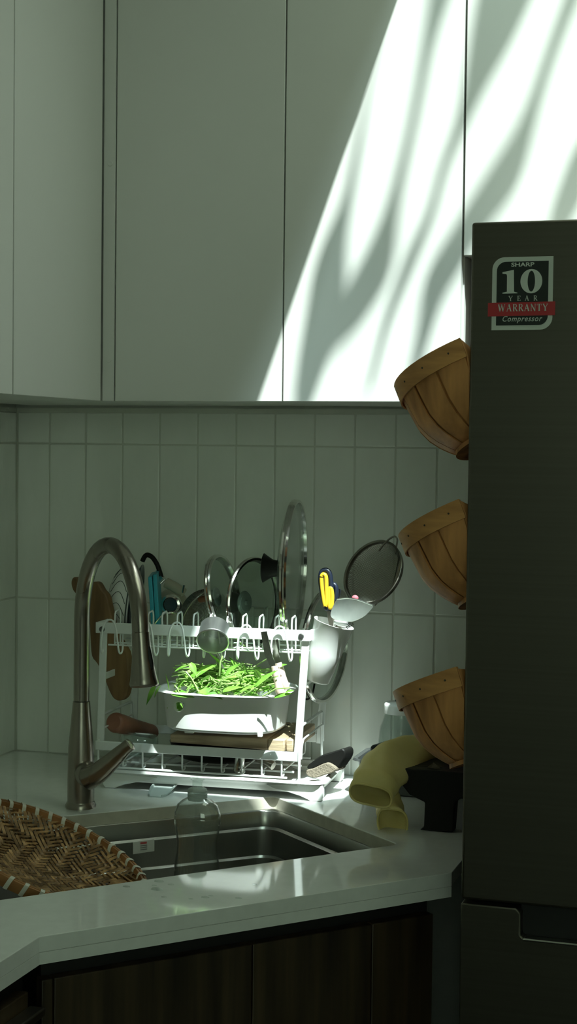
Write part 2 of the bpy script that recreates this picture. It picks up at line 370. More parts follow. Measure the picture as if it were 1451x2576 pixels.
sink = thing('kitchen_sink', (hc.x, hc.y, .66), 'stainless steel corner sink with stepped ledges set under the worktop', 'sink')
def ringoff(off, z, rad): 
    pl = []
    m = len(hole)
    for i in range(m):
        p = Vector(hole[i][:2]); a = (p-Vector(hole[i-1][:2])).normalized(); b = (Vector(hole[(i+1) % m][:2])-p).normalized()
        na = Vector((a.y, -a.x)); nb = Vector((b.y, -b.x))
        if (hc-p).dot(na+nb) < 0: na, nb = -na, -nb
        k = 1+na.dot(nb); pl.append(p+(na+nb)*(off/k))
    return [Vector((q.x, q.y, z)) for q in rounded(pl, rad, 6)]
zz = ZC-.0205
prof = [(-.012, zz, .03), (.004, zz, .03), (.006, zz-.003, .03), (.007, zz-.028, .03), (.013, zz-.031, .03), (.0135, zz-.036, .03), (.014, zz-.075, .03), (.019, zz-.078, .03), (.0195, zz-.083, .03),
        (.021, zz-.15, .03), (.035, zz-.172, .03), (.06, zz-.178, .03)]
SB = MB(); SB.loft([ringoff(*q) for q in prof], True, False, True); SB.build('basin', M['steel'], sink, smooth=50)
q = Vector((.58, -.62, zz-.177)); MB().lathe([(.0001, .001), (.045, .001), (.05, .003), (.055, .0)], frame(q, (0, 0, 1)), 32).build('drain', M['chrome'], sink)
# label on the back wall of the sink
o_ = Vector(hole[0])+bdir*.001; bn = Vector((bdir.y, -bdir.x, 0)); bn = bn if (Vector((hc.x, hc.y, 0))-Vector((hole[0].x, hole[0].y, 0))).dot(bn) > 0 else -bn
def onback(px, py, off=.0175):
    d = ray(px, py); p0 = Vector(hole[0])+bn*off; return CP+d*((p0-CP).dot(bn)/d.dot(bn))
lab = thing('sink_label', onback(361, 2130), 'small white printed label stuck inside the sink', 'label')
def backquad(px0, py0, px1, py1, sk, off, nm, mat, par):
    ps = [onback(px0, py0, off), onback(px1, py0-sk, off), onback(px1, py1-sk, off), onback(px0, py1, off)]
    b_ = MB(); b_.add(ps+[p+bn*.0004 for p in ps], [(0, 1, 2, 3), (7, 6, 5, 4), (0, 4, 5, 1), (1, 5, 6, 2), (2, 6, 7, 3), (3, 7, 4, 0)]); return b_.build(nm, mat, par, smooth=0)
backquad(334, 2119, 388, 2149, 8, .0172, 'paper', M['paper'], lab)
backquad(353, 2119, 369, 2124, 2, .0178, 'red_print', M['redprint'], lab)
for k in range(3): backquad(353, 2127+k*5, 370, 2129+k*5, 2.5, .0178, 'grey_print', M['greyprint'], lab)

Dv = (Vector((B.x, B.y, 0))-Vector((A.x, A.y, 0))); Dl = Dv.length; Du = Dv.normalized(); Dn = Vector((-Du.y, Du.x, 0))   # into the cabinet
sc_ = thing('sink_cabinet', (A+B)/2-Vector((0, 0, ZC)), 'dark walnut corner base cabinet under the sink', 'cabinet')
def diag(t0, t1, n0, n1, z0, z1):
    a = Vector((A.x, A.y, 0)); ps = [a+Du*t0+Dn*n0, a+Du*t1+Dn*n0, a+Du*t1+Dn*n1, a+Du*t0+Dn*n1]
    return MB().prism([p[:2] for p in ps], z0, z1)
diag(.02, Dl-.01, .045, .06, .1, ZC-.0355).build('recess', M['gap'], sc_, smooth=0)
cuts = []
for px, py in ((135, 2480), (635, 2420), (935, 2380)):
    d = ray(px, py); p0 = A+Dn*.025; q = CP+d*((p0-CP).dot(Dn)/d.dot(Dn)); cuts.append((q-Vector((A.x, A.y, q.z))).dot(Du))
cuts = [.012]+cuts+[Dl-.012]
for i in range(len(cuts)-1): diag(cuts[i]+.001, cuts[i+1]-.001, .025, .043, .1, ZC-.064).build('door', M['walnut'], sc_, bevel=.0012)
diag(.02, Dl-.02, .08, .09, 0, .1).build('plinth', M['gap'], sc_, smooth=0)
bc = thing('base_cabinet', (.29, -1.7, 0), 'dark walnut base cabinet under the left worktop', 'cabinet')
mbox(A.x-.045, A.x-.028, -2.3, A.y+.01, .1, ZC-.0355).build('recess', M['gap'], bc, smooth=0)
mbox(A.x-.027, A.x-.01, -2.3, A.y-.01, .1, ZC-.066).build('door', M['walnut'], bc, bevel=.0012)
q = atx(40, 2571, A.x); mbox(A.x-.009, A.x+.012, q.y-.2, q.y+.055, q.z-.01, q.z+.001).build('handle', M['darksteel'], bc, bevel=.002)

# ------------------------------------------------------------------ fridge
FX, FY = 1.0365, -.72
ZFT = at(1188, 559, FY).z; ZFS = at(1160, 2262, FY).z
fr = thing('fridge', (1.37, -.38, 0), 'dark stainless steel fridge beside the corner worktop', 'fridge')
mbox(FX+.002, 1.70, FY+.055, -.04, .03, ZFT-.006).build('body', M['fridge'], fr, bevel=.006)
mbox(FX, 1.702, FY, FY+.052, ZFS, ZFT).build('upper_door', M['fridge'], fr, bevel=.004, bseg=3)
zh = at(1310, 2360, FY).z; xh = at(1309, 2320, FY).x; zr = at(1250, 2281, FY).z
ld = MB().prism([(FX, .06), (1.702, .06), (1.702, zh), (xh+.004, zh), (xh, zh+.004), (xh, zr-.006), (xh-.006, zr), (FX, zr)], -FY-.052, -FY, frame((0, 0, 0), (0, -1, 0), (1, 0, 0)) @ Matrix.Scale(1, 4))
# frame with z = -y, x = x gives y axis = z cross x = (0,-1,0)x(1,0,0) = (0,0,1)
lo_ = ld.build('lower_door', M['fridge'], fr, bevel=.002)
mbox(xh-.002, 1.69, FY+.018, FY+.05, zh-.01, ZFS-.002).build('handle_recess', M['gap'], fr, smooth=0)
mbox(FX+.004, 1.69, FY+.03, FY+.05, zr-.01, ZFS+.001).build('door_gap', M['gap'], fr, smooth=0)
mbox(xh+.003, 1.69, FY-.001, FY+.014, zh-.004, zh+.0005).build('handle_lip', M['chrome'], fr, bevel=.002)
# warranty sticker: u to the right, v up, seen in the plane of the door
def stk(px, py): q = at(px, py, FY); return q.x, q.z
st = thing('warranty_sticker', at(1315, 735, FY), 'black, white and red ten year warranty sticker on fridge door', 'sticker')
MST = Matrix(((1, 0, 0, 0), (0, 0, -1, FY), (0, 1, 0, 0), (0, 0, 0, 1)))      # (x, z, out) -> world
x0, z1 = stk(1239, 648); x1, z0 = stk(1391, 829); x1 = stk(1391, 700)[0]
SW, SH = x1-x0, z1-z0
def panel(x0, z0, x1, z1, r, h0, h1, nm, mat):
    pts = [(x0, z0)]
    for k in range(9): a = -PI/2+PI/2*k/8; pts.append((x1-r+r*math.cos(a), z0+r+r*math.sin(a)))
    pts.append((x1, z1))
    for k in range(9): a = PI/2+PI/2*k/8; pts.append((x0+r+r*math.cos(a), z1-r+r*math.sin(a)))
    return MB().prism(pts, h0, h1, MST).build(nm, mat, st, smooth=0)
panel(x0, z0, x1, z1, SW*.2, .0002, .0006, 'border', M['print_white'])
bw = SW*.075
panel(x0+bw, z0+bw, x1-bw, z1-bw, SW*.15, .0006, .0009, 'black_field', M['print_black'])
rz0, rz1 = stk(1315, 794)[1], stk(1315, 761)[1]
MB().prism([(x0-.005, rz0-.0006), (x1+.0035, rz0), (x1+.0035, rz1+.0008), (x0-.005, rz1)], .0009, .0013, MST).build('red_band', M['red'], st, smooth=0)
def quadstroke(b_, p, q, w, h0, h1):
    p = Vector(p); q = Vector(q); d = (q-p).normalized(); n = Vector((-d.y, d.x))*w/2
    b_.prism([tuple(p+n), tuple(p-n), tuple(q-n), tuple(q+n)], h0, h1, MST)
# serif capitals on a unit square: (x0, y0, x1, y1, weight)
TK, TN = .2, .085
GL = {
 'Y': (.95, [(.08, 1, .48, .45, TK), (.9, 1, .5, .45, TN), (.48, .5, .48, 0, TK), (.0, .97, .3, .97, .06), (.7, .97, 1., .97, .06), (.28, .03, .68, .03, .06)]),
 'E': (.72, [(.2, 0, .2, 1, TK), (.05, .96, .75, .96, .08), (.05, .04, .78, .04, .08), (.2, .52, .58, .52, .07), (.73, .98, .73, .78, .07), (.76, .02, .76, .25, .07), (.58, .4, .58, .64, .06)]),
 'A': (.95, [(.12, 0, .48, 1, TN), (.46, 1, .84, 0, TK), (.25, .36, .68, .36, .07), (.0, .03, .26, .03, .06), (.66, .03, 1., .03, .06)]),
 'R': (.85, [(.2, 0, .2, 1, TK), (.05, .96, .5, .96, .08), (.05, .03, .38, .03, .06), (.45, .98, .66, .86, .12), (.66, .9, .66, .62, .17), (.66, .66, .45, .5, .12), (.2, .5, .5, .5, .08), (.42, .5, .82, .02, TK), (.75, .03, .95, .03, .06)]),
 'W': (1.3, [(.08, 1, .36, 0, TK), (.36, 0, .64, .95, TN), (.6, 1, .9, 0, TK), (.9, 0, 1.16, 1, TN), (-.04, .97, .22, .97, .06), (.48, .97, .74, .97, .06), (1.04, .97, 1.28, .97, .06)]),
 'N': (.95, [(.14, 0, .14, 1, TN), (.1, 1, .84, 0, TK), (.84, 0, .84, 1, TN), (.0, .03, .3, .03, .06), (-.02, .97, .16, .97, .06), (.7, .97, 1., .97, .06)]),
 'T': (.85, [(.43, 0, .43, 1, TK), (.03, .96, .83, .96, .08), (.05, .98, .05, .76, .06), (.81, .98, .81, .76, .06), (.24, .03, .62, .03, .06)]),
}
def word(txt, px0, px1, pyb, h, gap, nm, mat, h0, h1):
    xa = stk(px0, pyb)[0]; xb = stk(px1, pyb)[0]; zb = stk((px0+px1)/2, pyb)[1]; hh = h*(xb-xa)/(px1-px0)
    tot = sum(GL[c][0] for c in txt)+gap*(len(txt)-1); k = (xb-xa)/tot; x = xa
    for c in txt:
        b_ = MB()
        for (a, b1, c2, d, w_) in GL[c][1]: quadstroke(b_, (x+a*k, zb+b1*hh), (x+c2*k, zb+d*hh), w_*k, h0, h1)
        b_.build(nm, mat, st, smooth=0); x += (GL[c][0]+gap)*k
word('YEAR', 1279, 1351, 757, 13, 1.05, 'letter', M['print_white'], .0009, .0012)
word('WARRANTY', 1253, 1378, 783, 18, .2, 'letter', M['print_white'], .0013, .0016)
# the big numerals
def pp(px, py): return stk(px, py)
one = [(1264, 739), (1264, 736.5), (1275, 734), (1275.5, 694), (1274, 690), (1264, 689), (1264, 685), (1281, 681.5), (1292.5, 679), (1293, 734), (1301.5, 736.5), (1301.5, 738)]
MB().prism([pp(*p) for p in one][::-1], .0009, .0012, MST).build('numeral', M['print_white'], st, smooth=0)
zc = pp(1336.5, 707.5); rx = abs(pp(1364, 707)[0]-zc[0]); rz_ = abs(pp(1336, 677)[1]-zc[1]); ix = rx*.34; iz = rz_*.86
Z0 = MB(); N = 40
for k in range(N):
    a, b = 2*PI*k/N, 2*PI*(k+1)/N
    Z0.prism([(zc[0]+ix*math.cos(a), zc[1]+iz*math.sin(a)), (zc[0]+rx*math.cos(a), zc[1]+rz_*math.sin(a)), (zc[0]+rx*math.cos(b), zc[1]+rz_*math.sin(b)), (zc[0]+ix*math.cos(b), zc[1]+iz*math.sin(b))], .0009, .0012, MST)
Z0.build('numeral', M['print_white'], st, smooth=0)
def text(body, px0, px1, pyb, h, nm, mat, shear=0.0, off=0.0, space=1.0):
    cu = bpy.data.curves.new(nm, 'FONT'); cu.body = body; cu.shear = shear; cu.offset = off; cu.space_character = space; cu.resolution_u = 3
    o = bpy.data.objects.new(nm, cu); COL.objects.link(o)
    dg = bpy.context.evaluated_depsgraph_get(); me = bpy.data.meshes.new_from_object(o.evaluated_get(dg)); bpy.data.objects.remove(o)
    xs = [v.co.x for v in me.vertices]; yv = [v.co.y for v in me.vertices if True]; capt = max(yv)
    xa, za = stk(px0, pyb); xb, _ = stk(px1, pyb); k = (xb-xa)/(max(xs)-min(xs)); hk = h*(xb-xa)/(px1-px0)/capt
    b_ = MB(); b_.add([MST @ Vector((xa+(v.co.x-min(xs))*k, za+v.co.y*hk, .0011)) for v in me.vertices], [tuple(p.vertices) for p in me.polygons])
    bpy.data.meshes.remove(me); return b_.build(nm, mat, st, smooth=0)
text('SHARP', 1286, 1344, 671, 10, 'maker_lettering', M['print_white'], off=.03)
text('Compressor', 1264, 1364, 809, 14, 'lettering', M['print_white'], shear=.3, off=.012, space=1.15)

# ------------------------------------------------------------------ hanging baskets on the fridge side
def basket(pxl, pyl, slope, label, zt, hcol='strapdark'):
    YB = -.60; P = at(pxl, pyl, YB); th = math.radians(slope); Rr = (1.031-P.x)/math.cos(th); BC = Vector((1.031, YB, P.z+Rr*math.sin(th)))
    t = thing('hanging_basket', BC, label, 'basket', 'wooden baskets hanging on the side of the fridge')
    ox = Vector((-math.cos(th), 0, -math.sin(th))); ax = Vector((-math.sin(th)*.985, math.sin(math.radians(9)), math.cos(th)*.985)).normalized(); oy = ax.cross(ox)
    def pt(phi, h, rad):                 # phi: -pi/2..pi/2 about the outward axis; h below the rim
        q_ = BC + ox*(rad*math.cos(phi)) + oy*(rad*math.sin(phi)*.93) - ax*h; q_.x = min(q_.x, 1.0355); return q_
    HT = .115
    def rad(h): x = h/HT; return Rr*(1-.13*x-.24*max(0, x-.5)**2/.25)
    nst = 8
    hs = [.0, .02, .042, .065, .083, .097, .108, .115]
    for k in range(nst):
        a0 = -PI/2+PI*k/nst; a1 = -PI/2+PI*(k+1)/nst; tilt = random.uniform(-.0008, .0008)
        rings = []
        lap = .0016 if k % 2 else 0
        for h in hs:
            g = .02; ps = []
            for f in (0, .5, 1): ps.append(pt(lerp(a0+g, a1-g, f), h, rad(h)+lap+tilt+(.0006 if f == .5 else 0)))
            for f in (1, .5, 0): ps.append(pt(lerp(a0+g, a1-g, f), h, rad(h)-.0025+lap))
            rings.append(ps)
        MB().loft(rings).build('stave', M['stave'], t, smooth=50)
    rings = []; inner = []
    for k in range(25):
        phi = -PI/2+PI*k/24
        rings.append([pt(phi, -.003, Rr+.0035), pt(phi, .024, Rr+.0025), pt(phi, .024, Rr+.0003), pt(phi, -.003, Rr+.0008)])
        inner.append([pt(phi, -.003, Rr-.0033), pt(phi, .022, Rr-.0036), pt(phi, .022, Rr-.0058), pt(phi, -.003, Rr-.0058)])
    bd = MB().loft(rings).build('rim_band', M['band'], t, smooth=50)
    MB().loft(inner).build('inner_band', M['band'], t, smooth=50)
    for k in range(9):
        phi = -1.4+2.8*k/8; q = pt(phi, .010, Rr+.0034); d = (ox*math.cos(phi)+oy*math.sin(phi))
        MB().lathe([(.0001, .0004), (.0013, .0002), (.0015, -.001)], frame(q, d), 8).build('nail', M['strapdark'], bd)
    shield = [[pt(-PI/2+PI*k/20, h, rad(h)-.0038) for k in range(21)] for h in hs]  # added inner shell, keeps sunlight from leaking through the stave gaps
    MB().loft(shield, close=False).build('light_shield', M['stave'], t, smooth=60, solid=.0012)
    # back board and bottom
    hb = [pt(-PI/2, h, rad(h)-.001) for h in hs]; hb2 = [pt(PI/2, h, rad(h)-.001) for h in hs]
    MB().add(hb+hb2, [(i, i+1, len(hs)+i+1, len(hs)+i) for i in range(len(hs)-1)]).build('back_board', M['stave'], t, solid=.003)
    bt = [pt(-PI/2+PI*k/24, HT-.003, rad(HT)-.001) for k in range(25)]; bt2 = [pt(-PI/2+PI*k/24, HT+.006, rad(HT)+.001) for k in range(25)]
    MB().loft([bt, bt2]).build('bottom', M['stave'], t, smooth=30)
    # dark hook plate on the fridge side that carries the basket
    hk = [Vector((1.034, YB+.05, zt)), Vector((1.024, YB+.045, zt-.01)), Vector((1.018, YB+.04, zt-.03)), Vector((1.022, YB+.03, zt-.055)), Vector((1.033, YB+.02, zt-.07))]
    MB().tube(smoothpath(hk, 5), .007, 10).build('hook', M[hcol], t)
    return t
basket(1007, 988, 22.5, 'topmost wooden stave basket hanging on fridge side near cabinet', at(1180, 785, -.55).z, 'copper')
basket(1017, 1360, 23, 'middle wooden stave basket hanging on fridge side above strainer level', at(1175, 1165, -.55).z)
basket(1003, 1748, 20, 'lowest wooden stave basket hanging just above the yellow gloves', at(1170, 1565, -.55).z)
# ------------------------------------------------------------------ faucet
FB = atz(203, 2030, ZC); fz = FB+Vector((0, 0, 0))
best = min((abs(proj(FB+Vector((.7071*k/1000, -.7071*k/1000, .30)))[0]-353), k/1000) for k in range(60, 320)); REACH = best[1]
wd = Vector((.7071, -.7071, 0))
fa = thing('kitchen_faucet', FB, 'brushed nickel pull-down faucet with tall arched neck behind sink', 'faucet')
Fm = Matrix.Translation(FB)
def hz(py): return at(205, py, FB.y).z-ZC
MB().lathe([(.0001, 0), (.0255, 0), (.0255, .004), (.0235, .008), (.0225, .010), (.0225, .0101)], Fm, 40).build('base_ring', M['nickel'], fa)
MB().lathe([(.0222, .010), (.0224, hz(1960)), (.0212, hz(1880)), (.0180, hz(1830)), (.0156, hz(1790)), (.0143, hz(1764)), (.0001, hz(1764))], Fm, 40).build('body', M['nickel'], fa)
arcr = REACH/2; ztop = hz(1360)+.0; zs = ztop-arcr*1.02
path = [FB+Vector((0, 0, hz(1762))), FB+Vector((0, 0, lerp(hz(1762), zs, .5)))]
for k in range(25):
    a = PI*k/24; path.append(FB+wd*(arcr-arcr*math.cos(a))+Vector((0, 0, zs+arcr*1.02*math.sin(a))))
HD = FB+wd*REACH
# end of neck where the spray head starts
kz = min((abs(proj(HD+Vector((0, 0, z/1000)))[1]-1588), z/1000) for z in range(100, 420))[1]
path.append(HD+Vector((0, 0, kz)))
MB().tube(path, .0130, 28).build('neck', M['nickel'], fa, smooth=60)
kb = min((abs(proj(HD+Vector((0, 0, z/1000)))[1]-1722), z/1000) for z in range(60, 420))[1]
hl = kz-kb; hd_dir = Vector((.09, -.02, -1)).normalized()
HM = frame(HD+Vector((0, 0, kz-.002)), hd_dir)
sh = MB().lathe([(.0001, 0), (.0133, 0), (.0137, .004), (.0142, hl*.25), (.0165, hl*.55), (.0205, hl*.86), (.0222, hl*.95), (.0215, hl), (.019, hl+.001), (.0185, hl-.004), (.0001, hl-.004)], HM, 36).build('spray_head', M['nickel'], fa, smooth=60)
bq = HM @ Vector((0, 0, 0)); rt = Vector((.9, -.25, 0)).normalized()
MB().tube([HD+Vector((0, 0, kz-hl*t))+hd_dir.cross(Vector((0, 1, 0)))*0+rt*r_ for t, r_ in ((.28, .0150), (.45, .0178), (.62, .0208), (.70, .0228))], [.003, .0042, .0042, .002], 8).build('spray_button', M['black'], sh)
HP = at(218, 1945, FB.y-.012)
MB().lathe([(.0001, -.03), (.0195, -.03), (.0205, .006), (.020, .016), (.0165, .021), (.0001, .022)], frame(HP, (.55, -.83, 0)), 32).build('handle_hub', M['nickel'], fa)
hp = [at(221, 1958, FB.y-.032), at(246, 1945, FB.y-.036), at(275, 1920, FB.y-.038), at(303, 1894, FB.y-.040), at(322, 1877, FB.y-.042), at(330, 1870, FB.y-.042)]
sp = smoothpath(hp, 5); MB().tube(sp, [interp([0, .3, .7, .92, 1], [.020, .0165, .0112, .0108, .005], i/(len(sp)-1)) for i in range(len(sp))], 18).build('handle_lever', M['nickel'], fa, smooth=60)

# ------------------------------------------------------------------ drip tray
tr = thing('drip_tray', R(-.16, .09, ZC), 'white plastic drip tray under the dish rack', 'tray')
s0, s1, td = -.355, .040, .185; za, zb_, ztp = ZC+.012, ZC+.016, ZC+.034
def trect(s_a, s_b, d_a, d_b, z, r_=.02):
    return [R(p.x, p.y, z) for p in rounded([Vector((s_a, d_a)), Vector((s_b, d_a)), Vector((s_b, d_b)), Vector((s_a, d_b))], r_, 5)]
T = MB()
T.loft([trect(s0, s1, -.004, td, ztp), trect(s0-.004, s1+.004, -.008, td+.004, ztp-.004), trect(s0+.002, s1-.002, -.001, td-.002, ztp-.006), trect(s0+.006, s1-.006, +.003, td-.006, ztp-.014), trect(s0+.01, s1-.01, +.007, td-.01, za),
        ], True, False, True)
T.loft([trect(s0, s1, -.004, td, ztp), trect(s0+.006, s1-.006, +.002, td-.006, ztp-.0005), trect(s0+.012, s1-.012, +.008, td-.012, zb_), ], True, False, True)
T.build('tray_body', M['traymat'], tr, smooth=50)
for sx_, sg in ((s1, -1), (s0, 1)):
    for dd, dg_ in ((-.004, 1), (td, -1)):
        f_ = MB(); prof_ = [(0, ztp-.006), (sg*.10, ztp-.010), (sg*.085, ztp-.017), (sg*.06, ztp-.021), (sg*.04, ztp-.026), (sg*.027, ZC+.003), (sg*.022, ZC+.0005), (sg*.004, ZC+.0005), (0, ZC+.006)]
        vs = [R(sx_+p[0], dd+dg_*.003, p[1]) for p in prof_]+[R(sx_+p[0], dd+dg_*.018, p[1]) for p in prof_]; m_ = len(prof_)
        f_.add(vs, [tuple(range(m_)), tuple(range(2*m_-1, m_-1, -1))]+[(i, (i+1) % m_, m_+(i+1) % m_, m_+i) for i in range(m_)])
        f_.build('foot', M['whiteplastic'], tr, smooth=40, bevel=.0015)
ss, _ = rs(412, 1995); D_ = MB(); rg = []
for d_, z_, w_ in ((.02, ZC+.014, .022), (-.012, ZC+.010, .021), (-.036, ZC+.0045, .017), (-.046, ZC+.0045, .012)):
    rg.append([R(ss-w_, d_, z_), R(ss-w_*.9, d_, z_-.004), R(ss+w_*.9, d_, z_-.004), R(ss+w_, d_, z_), R(ss+w_*.85, d_, z_), R(ss+w_*.8, d_, z_-.003), R(ss-w_*.8, d_, z_-.003), R(ss-w_*.85, d_, z_)])
D_.loft(rg).build('drain_spout', M['frost'], tr, smooth=30)

# ------------------------------------------------------------------ dish rack
rk = thing('dish_rack', R(-.18, .09, ZC+.02), 'white two-tier metal dish rack standing on its drip tray', 'dish rack')
WP = M['whitepaint']; RD = .185
sl, zu0 = rs(243, 1594); sr, zu1 = rs(778, 1610); zu0 = 1.1325; zu1 = 1.1515
def rbox(sa, sb, da, db, z0, z1, nm, mat=WP, par=rk, bevel=.001):
    vs = [R(a, b, z) for z in (z0, z1) for a, b in ((sa, da), (sb, da), (sb, db), (sa, db))]
    return MB().add(vs, [(3, 2, 1, 0), (4, 5, 6, 7), (0, 1, 5, 4), (1, 2, 6, 5), (2, 3, 7, 6), (3, 0, 4, 7)]).build(nm, mat, par, smooth=30, bevel=bevel)
rbox(sl, sr, -.002, .002, zu0, zu1, 'upper_front_bar')
rbox(sl, sr, RD-.002, RD+.002, zu0, zu1, 'upper_back_bar')
rbox(sl-.0015, sl+.0015, -.0015, RD, zu0, zu1, 'upper_side_bar'); rbox(sr-.0015, sr+.0015, -.0015, RD, zu0, zu1, 'upper_side_bar')
zl0, zl1 = .9265, .9425; pl_top, pr_top = rs(259, 1600)[0], rs(769, 1612)[0]; pl_b, pr_b = rs(250, 1885)[0], rs(746, 1882)[0]
for (pt_, pb_) in ((pl_top, pl_b), (pr_top, pr_b)):
    for dd in (.0005, RD-.004):
        w_ = .0065; vs = [R(pb_-w_, dd, .925), R(pb_+w_, dd, .925), R(pb_+w_, dd+.004, .925), R(pb_-w_, dd+.004, .925), R(pt_-w_, dd, zu1-.003), R(pt_+w_, dd, zu1-.003), R(pt_+w_, dd+.004, zu1-.003), R(pt_-w_, dd+.004, zu1-.003)]
        if dd < .01: vs = [v+RB*.0022 for v in vs]
        MB().add(vs, [(3, 2, 1, 0), (4, 5, 6, 7), (0, 1, 5, 4), (1, 2, 6, 5), (2, 3, 7, 6), (3, 0, 4, 7)]).build('post', WP, rk, bevel=.0008)
for px, py in ((256, 1583), (757, 1601)):
    q = atr(px, py, -.002); MB().lathe([(.0001, .0022), (.0042, .0018), (.0052, .0), (.0052, -.001)], frame(q, -RB), 14).build('bolt', M['bolt'], rk)
zb1 = rs(262, 1702)[1]
rbox(sl+.012, sl+.015, .004, RD, zb1-.006, zb1+.006, 'side_brace'); rbox(sr-.018, sr-.015, .004, RD, zb1-.006, zb1+.006, 'side_brace')
rbox(rs(240, 1890)[0], rs(748, 1905)[0], -.002, .002, zl0, zl1, 'lower_front_bar')
rbox(rs(240, 1890)[0], rs(748, 1905)[0], RD-.002, RD+.002, zl0, zl1, 'lower_back_bar')
# upper tier wires
zf = 1.112; WR = .0016
slf, srt = rs(322, 1632)[0], rs(760, 1640)[0]
MB().tube([R(sl+.02, .005, zf), R(srt+.004, .005, zf)], WR, 8).build('wire', WP, rk)
MB().tube([R(sl+.02, .036, zf), R(srt+.004, .036, zf)], WR, 8).build('wire', WP, rk)
MB().tube([R(sl+.02, .10, zf), R(srt+.004, .10, zf)], WR, 8).build('wire', WP, rk)
MB().tube([R(sl+.02, RD-.005, zf), R(srt+.004, RD-.005, zf)], WR, 8).build('wire', WP, rk)
proto = None; hproto = None
for k, px in enumerate((286, 329, 370, 405, 443, 484, 526, 569, 608, 650, 690, 732)):
    s_ = rs(px, 1552)[0]
    if proto is None:
        pts = [(.006, zf), (.006, 1.160), (.007, 1.166), (.010, 1.170), (.029, 1.172), (.033, 1.169), (.035, 1.163), (.035, zf), (.036, zf-.003), (.10, zf-.003), (RD-.01, zf-.003), (RD-.005, zf+.002), (RD-.005, 1.165), (RD-.008, 1.170), (RD-.028, 1.170), (RD-.032, 1.163), (RD-.032, zf)]
        proto = MB().tube([R(s_, a, b) for a, b in pts], WR, 8).build('divider', WP, rk, smooth=60); ps_ = s_
    else:
        c_ = proto.copy(); COL.objects.link(c_); c_.parent = rk; c_.location = proto.location + RE*(s_-ps_)
for k, px in enumerate((282, 371, 450, 539, 624, 708)):
    s_ = rs(px, 1572)[0]
    if hproto is None:
        h_ = []
        leg = [(-.0175, .006, 1.140), (-.0180, .005, 1.110), (-.0178, .002, 1.1005), (-.0170, -.004, 1.0985), (-.0165, -.010, 1.1025), (-.0155, -.013, 1.115), (-.0125, -.014, 1.140), (-.0095, -.0125, 1.150), (-.005, -.011, 1.156), (0, -.0105, 1.1575)]
        pts = [(a, d, z) for a, d, z in leg]+[(-a, d, z) for a, d, z in leg[-2::-1]]
        hproto = MB().tube(smoothpath([R(s_+a*1.0, d, z) for a, d, z in pts], 3), .0017, 8).build('cup_hook', WP, rk, smooth=60); hs_ = s_
    else:
        c_ = hproto.copy(); COL.objects.link(c_); c_.parent = rk; c_.location = hproto.location + RE*(s_-hs_)
# lower tier wires
zfl = .8985; sL0 = rs(262, 1945)[0]; sL1 = rs(722, 1958)[0]
for dd in (-.001, .05, .11, RD-.004): MB().tube([R(sL0, dd, zfl-.001), R(sL1, dd, zfl-.001)], .0019, 8).build('wire', WP, rk)
wp = None
for px in (308, 357, 407, 457, 506, 556, 607, 657, 707):
    s_ = rs(px, 1925)[0]
    if wp is None:
        pts = [(0, .003, .935), (0, .003, .900), (0.0005, .004, .898), (.002, .012, .900), (.001, .014, .906), (-.001, .004, .907), (0, .02, .9065), (0, .09, .907), (0, RD-.008, .907), (0, RD-.004, .912), (0, RD-.004, .935)]
        wp = MB().tube([R(s_+a, d, z) for a, d, z in pts], .0017, 8).build('basket_wire', WP, rk, smooth=60); ws_ = s_
    else:
        c_ = wp.copy(); COL.objects.link(c_); c_.parent = rk; c_.location = wp.location + RE*(s_-ws_)
se = rs(752, 1900)[0]
for sx_ in (se, rs(246, 1900)[0]):
    for k, (za_, zb2) in enumerate(((.936, .985), (.93, .962))):
        pts = [(.004, za_), (.008, zb2-.012), (.016, zb2-.003), (.028, zb2), (.10, zb2), (RD-.02, zb2), (RD-.008, zb2-.006), (RD-.004, za_)]
        MB().tube(smoothpath([R(sx_+.003*k, d, z) for d, z in pts], 3), .0026 if k == 0 else .0017, 8).build('side_rail', WP, rk, smooth=60)
    for dd in (.002, RD-.004):
        MB().tube([R(sx_, dd, ZC+.024), R(sx_, dd, .945)], .0024, 10).build('leg', WP, rk)
        MB().lathe([(.0001, -.001), (.0044, -.001), (.0044, .010), (.003, .012), (.0001, .012)], frame(R(sx_, dd, ZC+.0235), (0, 0, 1)), 12).build('leg_socket', M['whiteplastic'], rk)

